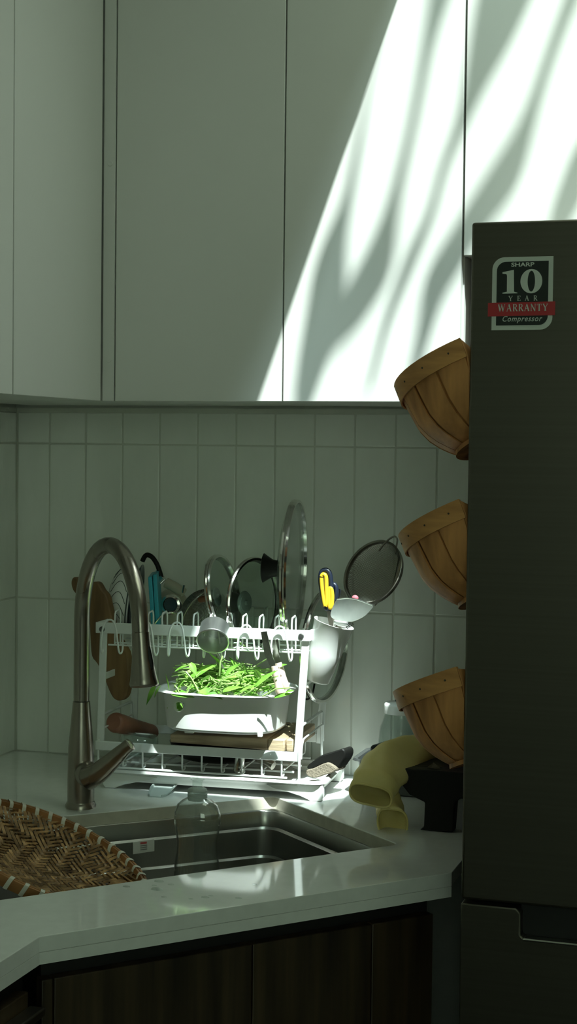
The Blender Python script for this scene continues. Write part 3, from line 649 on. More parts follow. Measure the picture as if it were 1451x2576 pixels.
# ------------------------------------------------------------------ lids and dishes in the upper tier
def lid(name, c, Rr, pdir, lean, dome, label, knob=None, kcol='black', group=None, rimw=.006, flip=1, gl='glass'):
    """glass lid standing on edge; pdir = horizontal direction inside its plane, dome bulges to the left of pdir"""
    p = Vector((pdir[0], pdir[1], 0)).normalized(); up = Vector((0, 0, 1)); nrm = Vector((-p.y, p.x, 0))*flip
    up2 = (up*math.cos(lean)+nrm*math.sin(lean)*-1).normalized(); n2 = p.cross(up2)
    if n2.dot(nrm) < 0: n2 = -n2
    Mx = frame(c, n2, p); t = thing(name, Vector(c)-Vector((0, 0, Rr)), label, 'lid', group)
    prof = [(Rr*.995, 0)]+[(Rr*.97*math.cos(a), .004+dome*math.sin(a)) for a in [PI/2*k/10 for k in range(10)]]+[(Rr*.03, dome+.004)]
    MB().lathe(prof+[(r_, h-.0025) for r_, h in prof[::-1]], Mx, 56).build('glass', M[gl], t, smooth=60)
    w_ = rimw
    MB().lathe([(Rr-.002, -w_*.55), (Rr+.002, -w_*.6), (Rr+.0036, -w_*.25), (Rr+.0026, 0), (Rr+.0040, w_*.2), (Rr+.003, w_*.6), (Rr-.003, w_*.9), (Rr-.005, w_*.7), (Rr-.002, w_*.4)], Mx, 64, closed=True).build('steel_rim', M['chrome'], t, smooth=40)
    if knob:
        kl, r0, r1 = knob; h = dome+.004
        kb = MB().lathe([(.0001, h-.004), (r0*1.35, h-.004), (r0*1.5, h-.001), (r0*1.3, h+.002), (r0*.95, h+.003)], Mx, 28).build('knob_washer', M['rubber'] if kcol == 'black' else M['chrome'], t)
        MB().lathe([(.0001, h+.002), (r0, h+.002), (r0*.97, h+kl*.25), (r0*1.05, h+kl*.5), (lerp(r0, r1, .6), h+kl*.8), (r1, h+kl), (r1*.8, h+kl+.002), (.0001, h+kl+.0025)], Mx, 32).build('knob', M['black'] if kcol == 'black' else M['knobbrown'], t)
        MB().lathe([(.0001, h-.009), (.004, h-.009), (.005, h-.005), (.016, h-.005), (.018, h-.003)], Mx, 24).build('screw', M['rubber'], t)
    return t
G1 = 'glass pan lids standing on edge in the upper tier'
lid('glass_pan_cover', at(739, 1432, -.15), .119, (-.144, .989), .02, .018, 'tallest glass lid with steel rim standing edge-on in rack', (.032, .015, .026), group=G1, rimw=.0095)
lid('glass_pan_cover', at(639, 1517, -.16), .0775, (.27, .96), -.03, .018, 'glass lid seen from inside with round washer, left of tallest lid', (.022, .014, .019), group=G1)
lid('glass_pan_cover', at(562, 1498, -.165), .070, (.02, 1), -.2, .012, 'narrow glass lid with brown knob leaning right in the rack', (.03, .006, .0055), 'brown', group=G1, rimw=.009)
lid('glass_pan_cover', at(818, 1625, -.10), .098, (.12, 1), .03, .015, 'large glass lid half hidden behind the white utensil holder', None, group=G1, rimw=.008)
# steel sieve lying against the lids
def meshbowl(Mx, Rr, dep, t, n=44, mat='darksteel', wire=.00045):
    b_ = MB()
    for ax_ in (0, 1):
        for k in range(-n//2+1, n//2):
            u_ = Rr*2*k/n; L_ = math.sqrt(max(0, Rr*Rr-u_*u_))
            ps = []
            for j in range(13):
                v_ = -L_+2*L_*j/12; r2 = (u_*u_+v_*v_)/(Rr*Rr); z = -dep*math.sqrt(max(0, 1-r2*.98))
                ps.append(Mx @ Vector((u_, v_, z) if ax_ == 0 else (v_, u_, z)))
            b_.tube(ps, wire, 3, cap=False)
    o = b_.build('wire_mesh', M[mat], t, smooth=0); tag(o, kind='stuff'); return o
sv = thing('sieve', at(500, 1585, -.15), 'round wire mesh sieve leaning in the rack next to kettle', 'sieve')
sM = frame(at(506, 1538, -.15), (.72, -.28, -.45), (-.45, .1, -.8)); SR = .043
meshbowl(sM, SR, .030, sv, 40)
MB().lathe([(SR+.0015*math.cos(a), .0015*math.sin(a)) for a in [2*PI*k/8 for k in range(8)]], sM, 48, closed=True).build('rim', M['darksteel'], sv)
hp = [at(452, 1546, -.19), at(430, 1541, -.20), at(410, 1546, -.205), at(396, 1560, -.21), at(389, 1571, -.21), at(400, 1573, -.2), at(430, 1572, -.19), at(470, 1573, -.17)]
MB().tube(smoothpath(hp, 5), .0014, 8).build('handle_loop', M['chrome'], sv)
# kettle with bail handle
kt = thing('kettle', at(425, 1560, -.12), 'pale grey kettle with black bail handle tipped in the rack', 'kettle')
kM = frame(at(440, 1530, -.09), (-.30, -.35, .89))
MB().lathe([(.0001, -.032), (.026, -.032), (.030, -.026), (.029, .0), (.025, .022), (.018, .034), (.0001, .036)], kM, 32).build('body', M['beige'], kt, smooth=50)
fM = frame(at(430, 1521, -.168), (.1, -1, .02))
fo = MB().lathe([(.0001, -.006), (.0185, -.006), (.0185, .0), (.0175, .004), (.0135, .005), (.0125, .001), (.0001, .001)], fM, 28).build('round_lid', M['chrome'], kt)
MB().lathe([(.0001, .0015), (.0122, .0015), (.0118, .003), (.0001, .0045)], fM, 24).build('dark_glass', M['darkglass'], fo)
MB().tube([at(418, 1466, -.12), at(438, 1476, -.12), at(462, 1491, -.12)], [.0095, .0095, .0085], 16).build('spout', M['beige'], kt)
MB().tube([at(463, 1472, -.13), at(460, 1491, -.13)], [.002, .002], 8).build('spout_tab', M['chrome'], kt)
hpts = [at(358, 1412, -.14), at(364, 1400, -.14), at(372, 1396, -.14), at(384, 1403, -.14), at(396, 1422, -.14), at(404, 1446, -.14), at(406, 1456, -.14)]
MB().tube(smoothpath(hpts, 5), [.0045]*31, 10).build('bail_handle', M['black'], kt)
MB().tube([at(401, 1462, -.14), at(411, 1452, -.14)], .007, 10).build('handle_ferrule', M['chrome'], kt)
# turquoise boards
for k, (xa, xb) in enumerate(((375, 385), (386, 396))):
    o_ = MB(); q = [at(xa-3+k, 1452-6*k, -.19), at(xb-3+k, 1450-6*k, -.19), at(xb+6, 1588, -.19), at(xa+6, 1592, -.19)]
    bk = Vector((-.022, .07, .003))
    o_.add(q+[p+bk for p in q], [(0, 1, 2, 3), (7, 6, 5, 4), (0, 4, 5, 1), (1, 5, 6, 2), (2, 6, 7, 3), (3, 7, 4, 0)])
    tag(o_.build('plastic_box_cover', M['blue'], bevel=.0015), 'turquoise plastic box lid standing on edge, %s of two' % ('left' if k == 0 else 'right'), 'lid', 'turquoise lids in the rack')
# wavy-lined white bowl and dark plate standing on edge
bwl = thing('bowl', at(310, 1560, -.13), 'white bowl with thin dark curved lines standing on edge', 'bowl')
bM = frame(at(331, 1507, -.13), (-.93, -.25, .12), (0, .2, 1)); BR_ = .062
pf = [(BR_, 0), (BR_*.97, .012), (BR_*.85, .026), (BR_*.62, .036), (BR_*.4, .040), (.0001, .040)]
MB().lathe(pf+[(r_*.96, h-.003) for r_, h in pf[::-1]], bM, 48).build('shell', M['ceramic'], bwl, smooth=60)
def bowlpt(u_, v_):        # u outwards height, v angle
    r_ = interp([0, .012, .026, .036, .040], [BR_, BR_*.97, BR_*.85, BR_*.62, BR_*.4], u_); return bM @ Vector((r_*math.cos(v_)*1.005, r_*math.sin(v_)*1.005, u_+.0004))
for k in range(16):
    v0 = -2.9+k*.36; ps = [bowlpt(lerp(.003, .034, j/8), v0+.35*math.sin(PI*j/8)) for j in range(9)]
    MB().tube(ps, .0006, 5).build('painted_line', M['lineblue'], bwl)
MB().lathe([(BR_+.0008, -.001), (BR_+.0015, 0), (BR_+.0005, .0015)], bM, 48, closed=True).build('dark_rim', M['lineblue'], bwl)
pM = frame(at(337, 1510, -.14), (-.95, -.28, .1), (0, .2, 1))
o_ = MB().lathe([(.0001, .006), (.035, .006), (.055, -.001), (.066, -.007), (.0665, -.009), (.054, -.004), (.034, .003), (.0001, .003)], pM, 48).build('plate', M['darkblue'])
tag(o_, 'dark blue plate standing on edge beside the lined bowl', 'plate')
# wooden paddle board hanging outside the left end
pd = thing('wooden_board', at(290, 1760, -.21), 'long brown wooden paddle board leaning behind the faucet', 'board')
def slabpx(pts, Y0, th, nm, mat, par, dy=0.0, bevel=.003, sm=40):
    q = [at(p[0], p[1], Y0+(p[2] if len(p) > 2 else 0)) for p in pts]; m_ = len(q); bk = Vector((th*.25, th, 0))
    b_ = MB(); b_.add(q+[p+bk for p in q], [tuple(range(m_)), tuple(range(2*m_-1, m_-1, -1))]+[(i, (i+1) % m_, m_+(i+1) % m_, m_+i) for i in range(m_)])
    return b_.build(nm, mat, par, smooth=sm, bevel=bevel)
bp = [(232, 1464), (245, 1466), (256, 1484), (268, 1500), (275, 1530), (290, 1590), (318, 1640), (322, 1680), (324, 1710), (318, 1745), (310, 1758), (298, 1763), (285, 1757), (274, 1738), (262, 1708), (244, 1670), (230, 1650), (226, 1600), (222, 1500), (224, 1470)]
slabpx([tuple(v) for v in [(p.x, p.y) for p in smoothpath([(a, b, 0) for a, b in bp], 3, True)]], -.205, .014, 'blade', M['wood_paddle'], pd)
hpx = [(186, 1452), (195, 1456), (212, 1466), (228, 1474), (232, 1500), (212, 1510), (192, 1496), (182, 1484), (178, 1468), (180, 1456)]
slabpx([(p.x, p.y) for p in smoothpath([(a, b, 0) for a, b in hpx], 3, True)], -.198, .013, 'handle', M['wood_paddle'], pd)

# measuring cup on a hook
mc = thing('measuring_cup', atr(536, 1600, -.02), 'small steel measuring cup hanging upside down on rack hook', 'cup')
_m0 = atr(541, 1577, -.016); mM = frame(_m0, atr(536, 1607, -.040)-_m0); mr = .0265
MB().lathe([(.0001, 0), (mr*.9, 0), (mr*.96, .002), (mr*1.0, .034), (mr*1.04, .0355), (mr*1.06, .0345), (mr*1.06, .0365), (mr*.98, .0372), (mr*.93, .034), (mr*.9, .003), (.0001, .0025)], mM, 44).build('cup', M['alu'], mc, smooth=50)
MB().tube([atr(545, 1640, -.028), atr(553, 1654, -.026), atr(556, 1668, -.024), atr(562, 1682, -.022)], [.0024, .0015, .0015, .0018], 8).build('handle', M['alu'], mc)

# knives hanging at the right of the rack
def knife(b0, b1, b2, h0, h1, d0, label):
    t = thing('knife', atr(*h1, d0), label, 'knife', 'wood-handled knives hanging on the rack')
    q = [atr(b0[0]-6, b0[1], d0), atr(b0[0]+9, b0[1]-2, d0), atr(b1[0]+9, b1[1], d0), atr(b2[0]+6, b2[1], d0), atr(b2[0]-6, b2[1]+4, d0), atr(b1[0]-8, b1[1]+6, d0)]
    bk = RB*.0014; b_ = MB(); b_.add(q+[p+bk for p in q], [(0, 1, 2, 3, 4, 5), (11, 10, 9, 8, 7, 6)]+[(i, (i+1) % 6, 6+(i+1) % 6, 6+i) for i in range(6)]); b_.build('blade', M['chrome'], t, smooth=20)
    a = atr(*h0, d0); b = atr(*h1, d0)
    ps = [a.lerp(b, k/6) for k in range(7)]
    MB().tube(ps, [.0058, .0066, .0068, .0066, .0068, .0080, .0055], 12).build('handle', M['handlewood'], t)
    for f in (.15, .45): MB().lathe([(.0001, .0008), (.0014, .0004), (.0016, -.001)], frame(a.lerp(b, f)-RB*.0066, -RB), 8).build('rivet', M['chrome'], t)
    return t
knife((662, 1590), (673, 1640), (690, 1684), (690, 1676), (706, 1750), -.035, 'front knife with pinkish wooden handle hanging before the colander')
knife((690, 1610), (694, 1640), (700, 1674), (700, 1668), (719, 1734), -.014, 'rear knife with tan wooden handle hanging behind the other knife')

# ------------------------------------------------------------------ lower tier: pan, board, colander, greens
pn = thing('frying_pan', R(-.15, .1, .908), 'black frying pan lying in the lower tier under chopping board', 'pan')
pnM = frame(R(-.175, .098, .911), (.04, 0, 1))
MB().lathe([(.0001, -.002), (.070, -.002), (.08, .006), (.086, .022), (.084, .023), (.077, .008), (.068, .001), (.0001, .001)], pnM, 44).build('bowl', M['black'], pn, smooth=50)
MB().tube([R(-.095, .03, .93), R(-.075, .02, .923), R(-.05, .012, .914)], [.006, .0075, .0075], 12).build('handle', M['darksteel'], pn)
cb = thing('chopping_board', R(-.13, .09, .938), 'thick worn wooden chopping board lying under the colander', 'board')
q0 = rs(425, 1848, .0); q1 = rs(425, 1869, 0); q2 = rs(735, 1863, 0); q3 = rs(735, 1894, 0)
def boardbox(f0, f1, dfront, nm):
    a = (lerp(q0[0], q2[0], f0), lerp(q0[1], q2[1], f0)); b = (lerp(q0[0], q2[0], f1), lerp(q0[1], q2[1], f1)); c_ = (lerp(q1[0], q3[0], f0), lerp(q1[1], q3[1], f0)); d_ = (lerp(q1[0], q3[0], f1), lerp(q1[1], q3[1], f1))
    ring = lambda d: [R(c_[0], d, c_[1]), R(d_[0], d, d_[1]), R(b[0], d, b[1]), R(a[0], d, a[1])]
    return MB().loft([ring(dfront), ring(.178)]).build(nm, M['wood_board'], cb, smooth=20, bevel=.0018)
boardbox(0, .795, .006, 'plank'); boardbox(.802, .935, .002, 'plank'); boardbox(.942, 1, .007, 'plank')
co = thing('colander', R(-.155, .09, .967), 'white plastic colander heaped with green vegetables on chopping board', 'colander')
cs0, cz0 = rs(387, 1740, -.051); cs1, _ = rs(690, 1757, -.051); cw = (cs1-cs0)/2; csm = (cs0+cs1)/2; cdm = .035; cdp = .086
zrim = rs(540, 1748, -.051)[1]; zbot = rs(540, 1842, -.046)[1]
def colpt(a, f, off=0.0):          # superellipse plan, f: 0 bottom .. 1 rim
    k = lerp(.93, 1.0, f); ca, sa = math.cos(a), math.sin(a); e_ = .62
    x = math.copysign(abs(ca)**e_, ca)*(cw*k+off); y = math.copysign(abs(sa)**e_, sa)*(cdp*k+off)
    return R(csm+x, cdm+y, lerp(zbot, zrim, f))
NA, NF = 160, 22
hs0, hz0 = rs(450, 1777, -.048)
wall = MB(); pts = [[colpt(2*PI*i/NA, j/NF) for i in range(NA)] for j in range(NF+1)]
wall.v = [p for r_ in pts for p in r_]
for j in range(NF):
    for i in range(NA):
        k = (i+1) % NA; idx = (j*NA+i, j*NA+k, (j+1)*NA+k, (j+1)*NA+i); cc = sum((wall.v[x] for x in idx), Vector())/4
        if (cc-RO).dot(RB) < cdm and math.hypot((cc-RO).dot(RE)-hs0, cc.z-hz0) < .0082: continue
        wall.f.append(idx)
wall.build('wall', M['whiteplastic'], co, smooth=60, solid=.0022)
MB().tube([R(hs0+.0085*math.cos(2*PI*k/24), -.0495, hz0+.0085*math.sin(2*PI*k/24)) for k in range(24)], .0011, 6, closed=True).build('hole_edge', M['whiteplastic'], co)
MB().loft([[colpt(2*PI*i/80, 0, o_)+Vector((0, 0, z)) for i in range(80)] for o_, z in ((0, .0), (-.004, -.003), (-.004, -.001), (-.002, .001))], loop=True).build('foot_ring', M['whiteplastic'], co)
BT = MB(); BT.loft([[colpt(2*PI*i/80, 0, -.001)+Vector((0, 0, z)) for i in range(80)] for z in (0, .002)]).build('base', M['whiteplastic'], co)
rimr = []
for o_, z in ((-.001, .0), (.004, .0015), (.012, .001), (.0135, -.0005), (.012, -.0018), (.003, -.0015), (-.001, -.002)): rimr.append([colpt(2*PI*i/96, 1, o_)+Vector((0, 0, z)) for i in range(96)])
MB().loft(rimr, loop=True).build('rim', M['whiteplastic'], co, smooth=60)
for px in (475, 653):
    s_ = rs(px, 1848, -.036)[0]; rbox(s_-.008 if px < 500 else s_-.004, s_+.008 if px < 500 else s_+.004, -.037, -.029, zbot-.006, zbot+.001, 'tab', M['whiteplastic'], co)
# greens: stems and lance-shaped leaves, nobody could count them
rnd = random.Random(3)
gl_, gs_ = MB(), MB()
def leaf(mb, p, d, L_, w_, curl, roll):
    d = Vector(d).normalized(); sd_ = d.cross(Vector((0, 0, 1)))
    if sd_.length < .05: sd_ = Vector((1, 0, 0))
    sd_.normalize(); sd_ = Matrix.Rotation(roll, 3, d) @ sd_; up = sd_.cross(d); rows_ = []
    for k in range(8):
        t = k/7; cc = Vector(p)+d*(L_*t)+Vector((0, 0, -curl*L_*t*t)); ww = w_*max(.02, math.sin(PI*min(1, (t*.92+.08))**.8))
        rows_.append([cc-sd_*ww+up*ww*.35, cc, cc+sd_*ww+up*ww*.35])
    mb.loft(rows_, close=False)
def heap(x, y): return max(0, 1-(x*x+y*y))**.6
for k in range(640):
    a = rnd.uniform(0, 2*PI); r_ = math.sqrt(rnd.random()); x, y = r_*math.cos(a), r_*math.sin(a)
    az = 0
    z = zrim-.018+.052*heap(x*.9, y*.9)*rnd.uniform(.6, 1.05); p = R(csm+x*cw*.92, cdm+y*cdp*.92, z)
    az = rnd.uniform(0, 2*PI); el = rnd.uniform(-.15, .45)
    if rnd.random() < .6:
        L_ = rnd.uniform(.03, .085)
        while math.hypot(x+math.cos(az)*L_/cw, y+math.sin(az)*L_/cdp) > 1.0: az = rnd.uniform(0, 2*PI); L_ *= .97
        d = Vector((math.cos(az)*math.cos(el), math.sin(az)*math.cos(el), math.sin(el)*.6)); q = p+d*L_
        gs_.tube([p, p.lerp(q, .5)+Vector((0, 0, rnd.uniform(-.004, .008))), q], rnd.uniform(.0006, .0013), 5)
    else:
        Lf = rnd.uniform(.028, .068)
        while math.hypot(x+math.cos(az)*Lf/cw, y+math.sin(az)*Lf/cdp) > 1.02: az = rnd.uniform(0, 2*PI); Lf *= .97
        leaf(gl_, p, (math.cos(az)*math.cos(el), math.sin(az)*math.cos(el), math.sin(el)+.1), Lf, rnd.uniform(.0018, .0046), rnd.uniform(-.1, .5), rnd.uniform(-1, 1))
for (p0, p1, w_, d0) in (((440, 1690), (478, 1668), .006, -.012), ((478, 1668), (494, 1695), .006, -.012), ((566, 1700), (606, 1662), .0065, -.005), ((620, 1690), (607, 1660), .003, -.01), ((655, 1705), (640, 1680), .004, .0),
                         ((640, 1730), (700, 1675), .006, -.012), ((690, 1755), (738, 1738), .004, -.01), ((718, 1742), (740, 1735), .004, -.012), ((392, 1722), (368, 1768), .005, -.008), ((405, 1725), (388, 1752), .006, -.01),
                         ((432, 1745), (490, 1748), .008, -.008), ((500, 1735), (560, 1752), .008, -.008), ((425, 1735), (416, 1688), .0016, -.006), ((700, 1680), (722, 1668), .004, .03), ((500, 1690), (545, 1668), .006, .02), ((530, 1700), (498, 1720), .007, -.01),
                         ((470, 1715), (520, 1680), .007, .0), ((600, 1745), (650, 1715), .006, -.008), ((560, 1740), (610, 1722), .006, -.008), ((445, 1735), (470, 1700), .006, -.004)):
    a = atr(*p0, d0-.046); b = atr(*p1, d0-.05); leaf(gl_, a, b-a, (b-a).length, w_, .12, rnd.uniform(.3, 1.0))
for (p0, p1, d0) in (((468, 1690), (500, 1740), -.012), ((505, 1690), (470, 1745), -.01), ((560, 1650), (552, 1700), -.02), ((520, 1745), (600, 1690), -.008), ((640, 1745), (700, 1700), -.01), ((440, 1725), (455, 1752), -.01), ((610, 1750), (690, 1720), -.01), ((660, 1752), (730, 1730), -.012)):
    a = atr(*p0, d0-.046); b = atr(*p1, d0-.046); gs_.tube([a, a.lerp(b, .5)+Vector((0, -.004, .006)), b], .0013, 5)
for k in range(40):
    p = R(hs0+rnd.uniform(-.012, .012), cdm-cdp*.8+rnd.uniform(0, .01), hz0+rnd.uniform(-.02, .012)); leaf(gl_, p, (rnd.uniform(-1, 1), .1, rnd.uniform(-.6, .6)), .018, .006, 0, 1.4)
gv = thing('leafy_greens', R(csm, cdm, .98), 'heap of fresh green water spinach leaves and stems in colander', 'vegetables'); gv['kind'] = 'stuff'
tag(gl_.build('leaves', M['leaf'], gv, smooth=60), kind='stuff'); tag(gs_.build('stems', M['stem'], gv, smooth=60), kind='stuff')

# rolling pin, jar and steel cup on the lower tier
rp_ = thing('wooden_pestle', at(290, 1855, -.14), 'reddish wooden pestle lying with round end facing the camera', 'pestle')
e0 = at(287, 1817, -.215); e1 = at(372, 1838, -.09)
MB().lathe([(.0001, -.001), (.014, -.001), (.0172, .002), (.0182, .006), (.0175, .03), (.015, .07), (.013, .15), (.0001, .151)], frame(e0, e1-e0), 32).build('shaft', M['wood_pin'], rp_, smooth=50)
MB().lathe([(.0001, -.0025), (.0135, -.0022), (.0150, -.0008), (.0145, .0005)], frame(e0, e1-e0), 32).build('end_grain', M['wood_end'], rp_)
gj = thing('glass_jar', at(365, 1895, -.18), 'small clear glass jar lying on its side in rack', 'jar')
j0 = at(318, 1872, -.2); j1 = at(392, 1878, -.17)
MB().lathe([(.0001, 0), (.018, 0), (.0215, .003), (.0215, .05), (.017, .056), (.017, .062), (.0155, .062), (.0155, .055), (.02, .049), (.02, .004), (.0001, .002)], frame(j1, j0-j1), 36).build('jar_body', M['jar'], gj, smooth=50)
jl = MB(); fj = frame(j1, j0-j1)
jl.loft([[fj @ Vector((.0218*math.cos(a), .0218*math.sin(a), h)) for a in [PI*.35+k*PI*.35/6 for k in range(7)]] for h in (.008, .04)], close=False); jl.build('paper_label', M['paper'], gj, solid=.0004)
o_ = MB().lathe([(.0001, 0), (.0095, 0), (.0105, .004), (.009, .012), (.0095, .028), (.0105, .03), (.0001, .03)], frame(atr(600, 1944, .02), (.08, 0, 1)), 24).build('steel_shaker', M['chrome'])
tag(o_, 'little steel cylinder standing in lower tier right of pan', 'shaker')
# dark herbs lump at the back of the lower tier
hb = thing('pan_scrubber', atr(735, 1862, .16), 'black wiry scrubber lying at the back right of lower tier', 'scrubber'); b_ = MB(); rnd2 = random.Random(5)
for k in range(60):
    c0 = atr(735+rnd2.uniform(-26, 20), 1852+rnd2.uniform(-16, 6), .15); ps = [c0+Vector((rnd2.uniform(-.012, .012), rnd2.uniform(-.012, .012), rnd2.uniform(-.006, .010))) for _ in range(4)]; b_.tube(smoothpath(ps, 3), .0008, 4)
tag(b_.build('wire_tangle', M['black'], hb), kind='stuff')

# ------------------------------------------------------------------ utensil holder and its tools
uh = thing('utensil_holder', at(795, 1720, -.20), 'white tilted utensil holder hooked on the right rack end', 'holder')
u0 = at(796, 1713, -.205); u1 = at(840, 1567, -.205); UM = frame(u0, u1-u0); ul = (u1-u0).length; UR0, UR1 = .0225, .0345
MB().lathe([(.0001, 0), (UR0-.003, 0), (UR0, .003), (lerp(UR0, UR1, .5), ul*.5), (UR1, ul-.001), (UR1+.0008, ul), (UR1-.0018, ul), (lerp(UR0, UR1, .5)-.002, ul*.5), (UR0-.002, .005), (.0001, .004)], UM, 48).build('cup', M['ceramic'], uh, smooth=50)
MB().tube(smoothpath([at(757, 1712, -.2), at(768, 1722, -.21), at(780, 1716, -.21), at(786, 1708, -.2)], 4), .0022, 8).build('hanger', WP, uh)
o_ = MB().tube(smoothpath([at(762, 1758, -.15), at(776, 1758, -.15), at(786, 1742, -.15), at(791, 1720, -.15)], 5), .0018, 8).build('wire_hook', M['black']); tag(o_, 'dark wire loop below the white utensil holder', 'hook')
# scissors
sx = thing('scissors', at(838, 1590, -.2), 'scissors with yellow and navy grips standing in utensil holder', 'scissors')
def grip(pts, w_, mat, nm, Y): return MB().tube(smoothpath([at(a, b, Y) for a, b in pts], 5, True), w_, 10, closed=True).build(nm, M[mat], sx, smooth=60)
grip([(808, 1440), (818, 1434), (828, 1440), (832, 1462), (834, 1492), (826, 1525), (820, 1530), (812, 1500), (806, 1462)], .0042, 'navy', 'grip', -.205)
grip([(809, 1450), (814, 1445), (820, 1452), (821, 1480), (822, 1510), (818, 1524), (813, 1500), (809, 1470)], .0036, 'yellow', 'grip_inlay', -.211)
grip([(833, 1478), (840, 1470), (846, 1482), (844, 1510), (838, 1535), (832, 1532), (830, 1500)], .0040, 'navy', 'grip', -.20)
grip([(829, 1482), (833, 1480), (836, 1500), (834, 1524), (829, 1528), (828, 1500)], .0034, 'yellow', 'grip_inlay', -.207)
slabpx([(819, 1525), (834, 1530), (838, 1590), (830, 1590)], -.203, .003, 'blade', M['darksteel'], sx, bevel=.0005)
# scoop, spoon
sc2 = thing('spatula', at(860, 1575, -.2), 'shiny aluminium spatula blade leaning out of utensil holder', 'spatula')
sp2 = [(834, 1533), (843, 1514), (853, 1506), (872, 1507), (900, 1511), (922, 1517), (938, 1524), (934, 1533), (920, 1547), (902, 1558), (885, 1564), (868, 1563), (850, 1562), (838, 1557), (831, 1548)]
slabpx([(p.x, p.y, -.075*(p.x-830)/108) for p in smoothpath([(a, b, 0) for a, b in sp2], 2, True)], -.222, .0016, 'blade', M['alu'], sc2, bevel=.0005)
MB().tube(smoothpath([at(848, 1508, -.235), at(870, 1505, -.25), at(900, 1509, -.271), at(938, 1523, -.297)], 4), .0012, 8).build('turned_edge', M['alu'], sc2)
MB().tube([at(840, 1563, -.216), at(852, 1566, -.214), at(872, 1570, -.205)], [.0035, .0062, .0058], 14).build('socket', M['alu'], sc2)
MB().tube([at(860, 1568, -.205), at(835, 1600, -.2), at(815, 1640, -.2)], .004, 10).build('handle', M['darksteel'], sc2)
b_ = MB(); rnd2 = random.Random(9)
for k in range(26):
    c0 = at(875+rnd2.uniform(-8, 10), 1573+rnd2.uniform(-6, 5), -.208); b_.tube([c0, c0+Vector((rnd2.uniform(-.004, .004), rnd2.uniform(-.004, .004), rnd2.uniform(-.004, .004)))], .0006, 4)
tg = b_.build('twist_tie', M['black']); tag(tg, 'tangle of thin black wire under the spatula socket', 'wire', kind='stuff')
spn = thing('spoon', at(850, 1560, -.2), 'small steel ladle bowl behind the spatula', 'spoon')
SM = frame(at(853, 1503, -.198), (-.1, -1, .25)); MB().lathe([(.0145, 0), (.0125, -.005), (.007, -.009), (.0001, -.010), (.0001, -.009), (.0066, -.008), (.0118, -.0045), (.0136, 0)], SM, 28).build('bowl', M['chrome'], spn, smooth=60)
MB().tube([at(849, 1520, -.199), at(840, 1560, -.2), at(826, 1620, -.2)], .002, 8).build('handle', M['chrome'], spn)
# fine strainer
fs = thing('strainer', at(870, 1560, -.18), 'round fine mesh strainer standing tilted in utensil holder', 'strainer')
Rs = .057; cS = at(938, 1440, -.175)
FM = frame(cS, (-.35, -.78, .42), _r*.9+_u*.42)
meshbowl(FM, Rs, .026, fs, 60, 'darksteel', .0005)
MB().lathe([(Rs-.0005, -.0065), (Rs+.0012, -.006), (Rs+.0022, 0), (Rs+.0030, .002), (Rs+.0016, .003), (Rs-.0008, .0015)], FM, 64, closed=True).build('rim', M['darksteel'], fs)
MB().tube(smoothpath([at(953, 1386, -.165), at(966, 1368, -.163), at(982, 1354, -.16), at(993, 1350, -.16), at(999, 1358, -.16), at(996, 1378, -.16), at(993, 1394, -.16)], 5), .0016, 8).build('hook_loop', M['darksteel'], fs)
MB().tube([FM @ Vector((-Rs*.72, -Rs*.72, 0)), at(868, 1530, -.19), at(845, 1580, -.195), at(825, 1640, -.2)], .0022, 8).build('handle', M['darksteel'], fs)
MB().tube([FM @ Vector((-.03, -.045, -.018)), FM @ Vector((.01, -.03, -.027)), FM @ Vector((.05, .0, -.012))], .0011, 6).build('support_wire', M['darksteel'], fs)
MB().ball(frame(at(893, 1504, -.19), (0, 0, 1)) @ Matrix.Diagonal((.006, .004, .005, 1)), 10, 6).build('rubber_tie', M['pink'], fs)

# ------------------------------------------------------------------ scrub brush at the end of the tray
br = thing('scrub_brush', at(815, 1945, -.17), 'black scrubbing brush with pale bristles propped on the tray end', 'brush')
slabpx([(p.x, p.y, 0) for p in smoothpath([(a, b, 0) for a, b in [(770, 1930), (785, 1916), (806, 1901), (830, 1893), (852, 1886), (862, 1884), (868, 1893), (866, 1908), (857, 1922), (848, 1934), (838, 1930), (820, 1922), (800, 1928), (782, 1938)]], 2, True)], -.185, .03, 'back', M['black'], br, bevel=.004)
slabpx([(p.x, p.y, 0) for p in smoothpath([(a, b, 0) for a, b in [(770, 1937), (785, 1934), (802, 1926), (820, 1919), (832, 1923), (846, 1934), (838, 1943), (815, 1950), (795, 1957), (778, 1955), (769, 1947)]], 2, True)], -.191, .034, 'bristles', M['brush'], br, bevel=.004)

# ------------------------------------------------------------------ right corner: stand, pan, jar, gloves
bs = thing('low_stand', (.95, -.3, ZC), 'black plastic low stand with arched legs next to the fridge', 'stand')
zt_ = at(1090, 1938, -.37).z
prof_ = [(at(1008, 1938, -.37).x, zt_), (1.005, zt_), (1.005, ZC+.0005), (.994, ZC+.0005), (.994, ZC+.045), (.985, ZC+.055), (.966, ZC+.056), (.956, ZC+.048), (.953, ZC+.0005), (at(1060, 2095, -.37).x-.003, ZC+.0005), (at(1066, 2090, -.37).x, ZC+.005), (at(1068, 2060, -.37).x, ZC+.045), (at(1030, 2028, -.37).x, ZC+.055), (at(1003, 2010, -.37).x, ZC+.075)]
zst = lambda f: f
MF = Matrix(((1, 0, 0, 0), (0, 0, -1, 0), (0, 1, 0, 0), (0, 0, 0, 1)))
MB().prism(prof_, .345, .372, MF).build('front_leg_frame', M['black'], bs, bevel=.002)
MB().prism(prof_, .10, .127, MF).build('back_leg_frame', M['black'], bs, bevel=.002)
mbox(prof_[0][0], 1.005, -.345, -.127, zt_-.02, zt_).build('top', M['black'], bs, bevel=.002)
gp = thing('griddle_pan', at(905, 1930, -.13), 'grey metal griddle pan half hidden behind the yellow gloves', 'pan')
gx = at(893, 1905, -.13); zg = gx.z
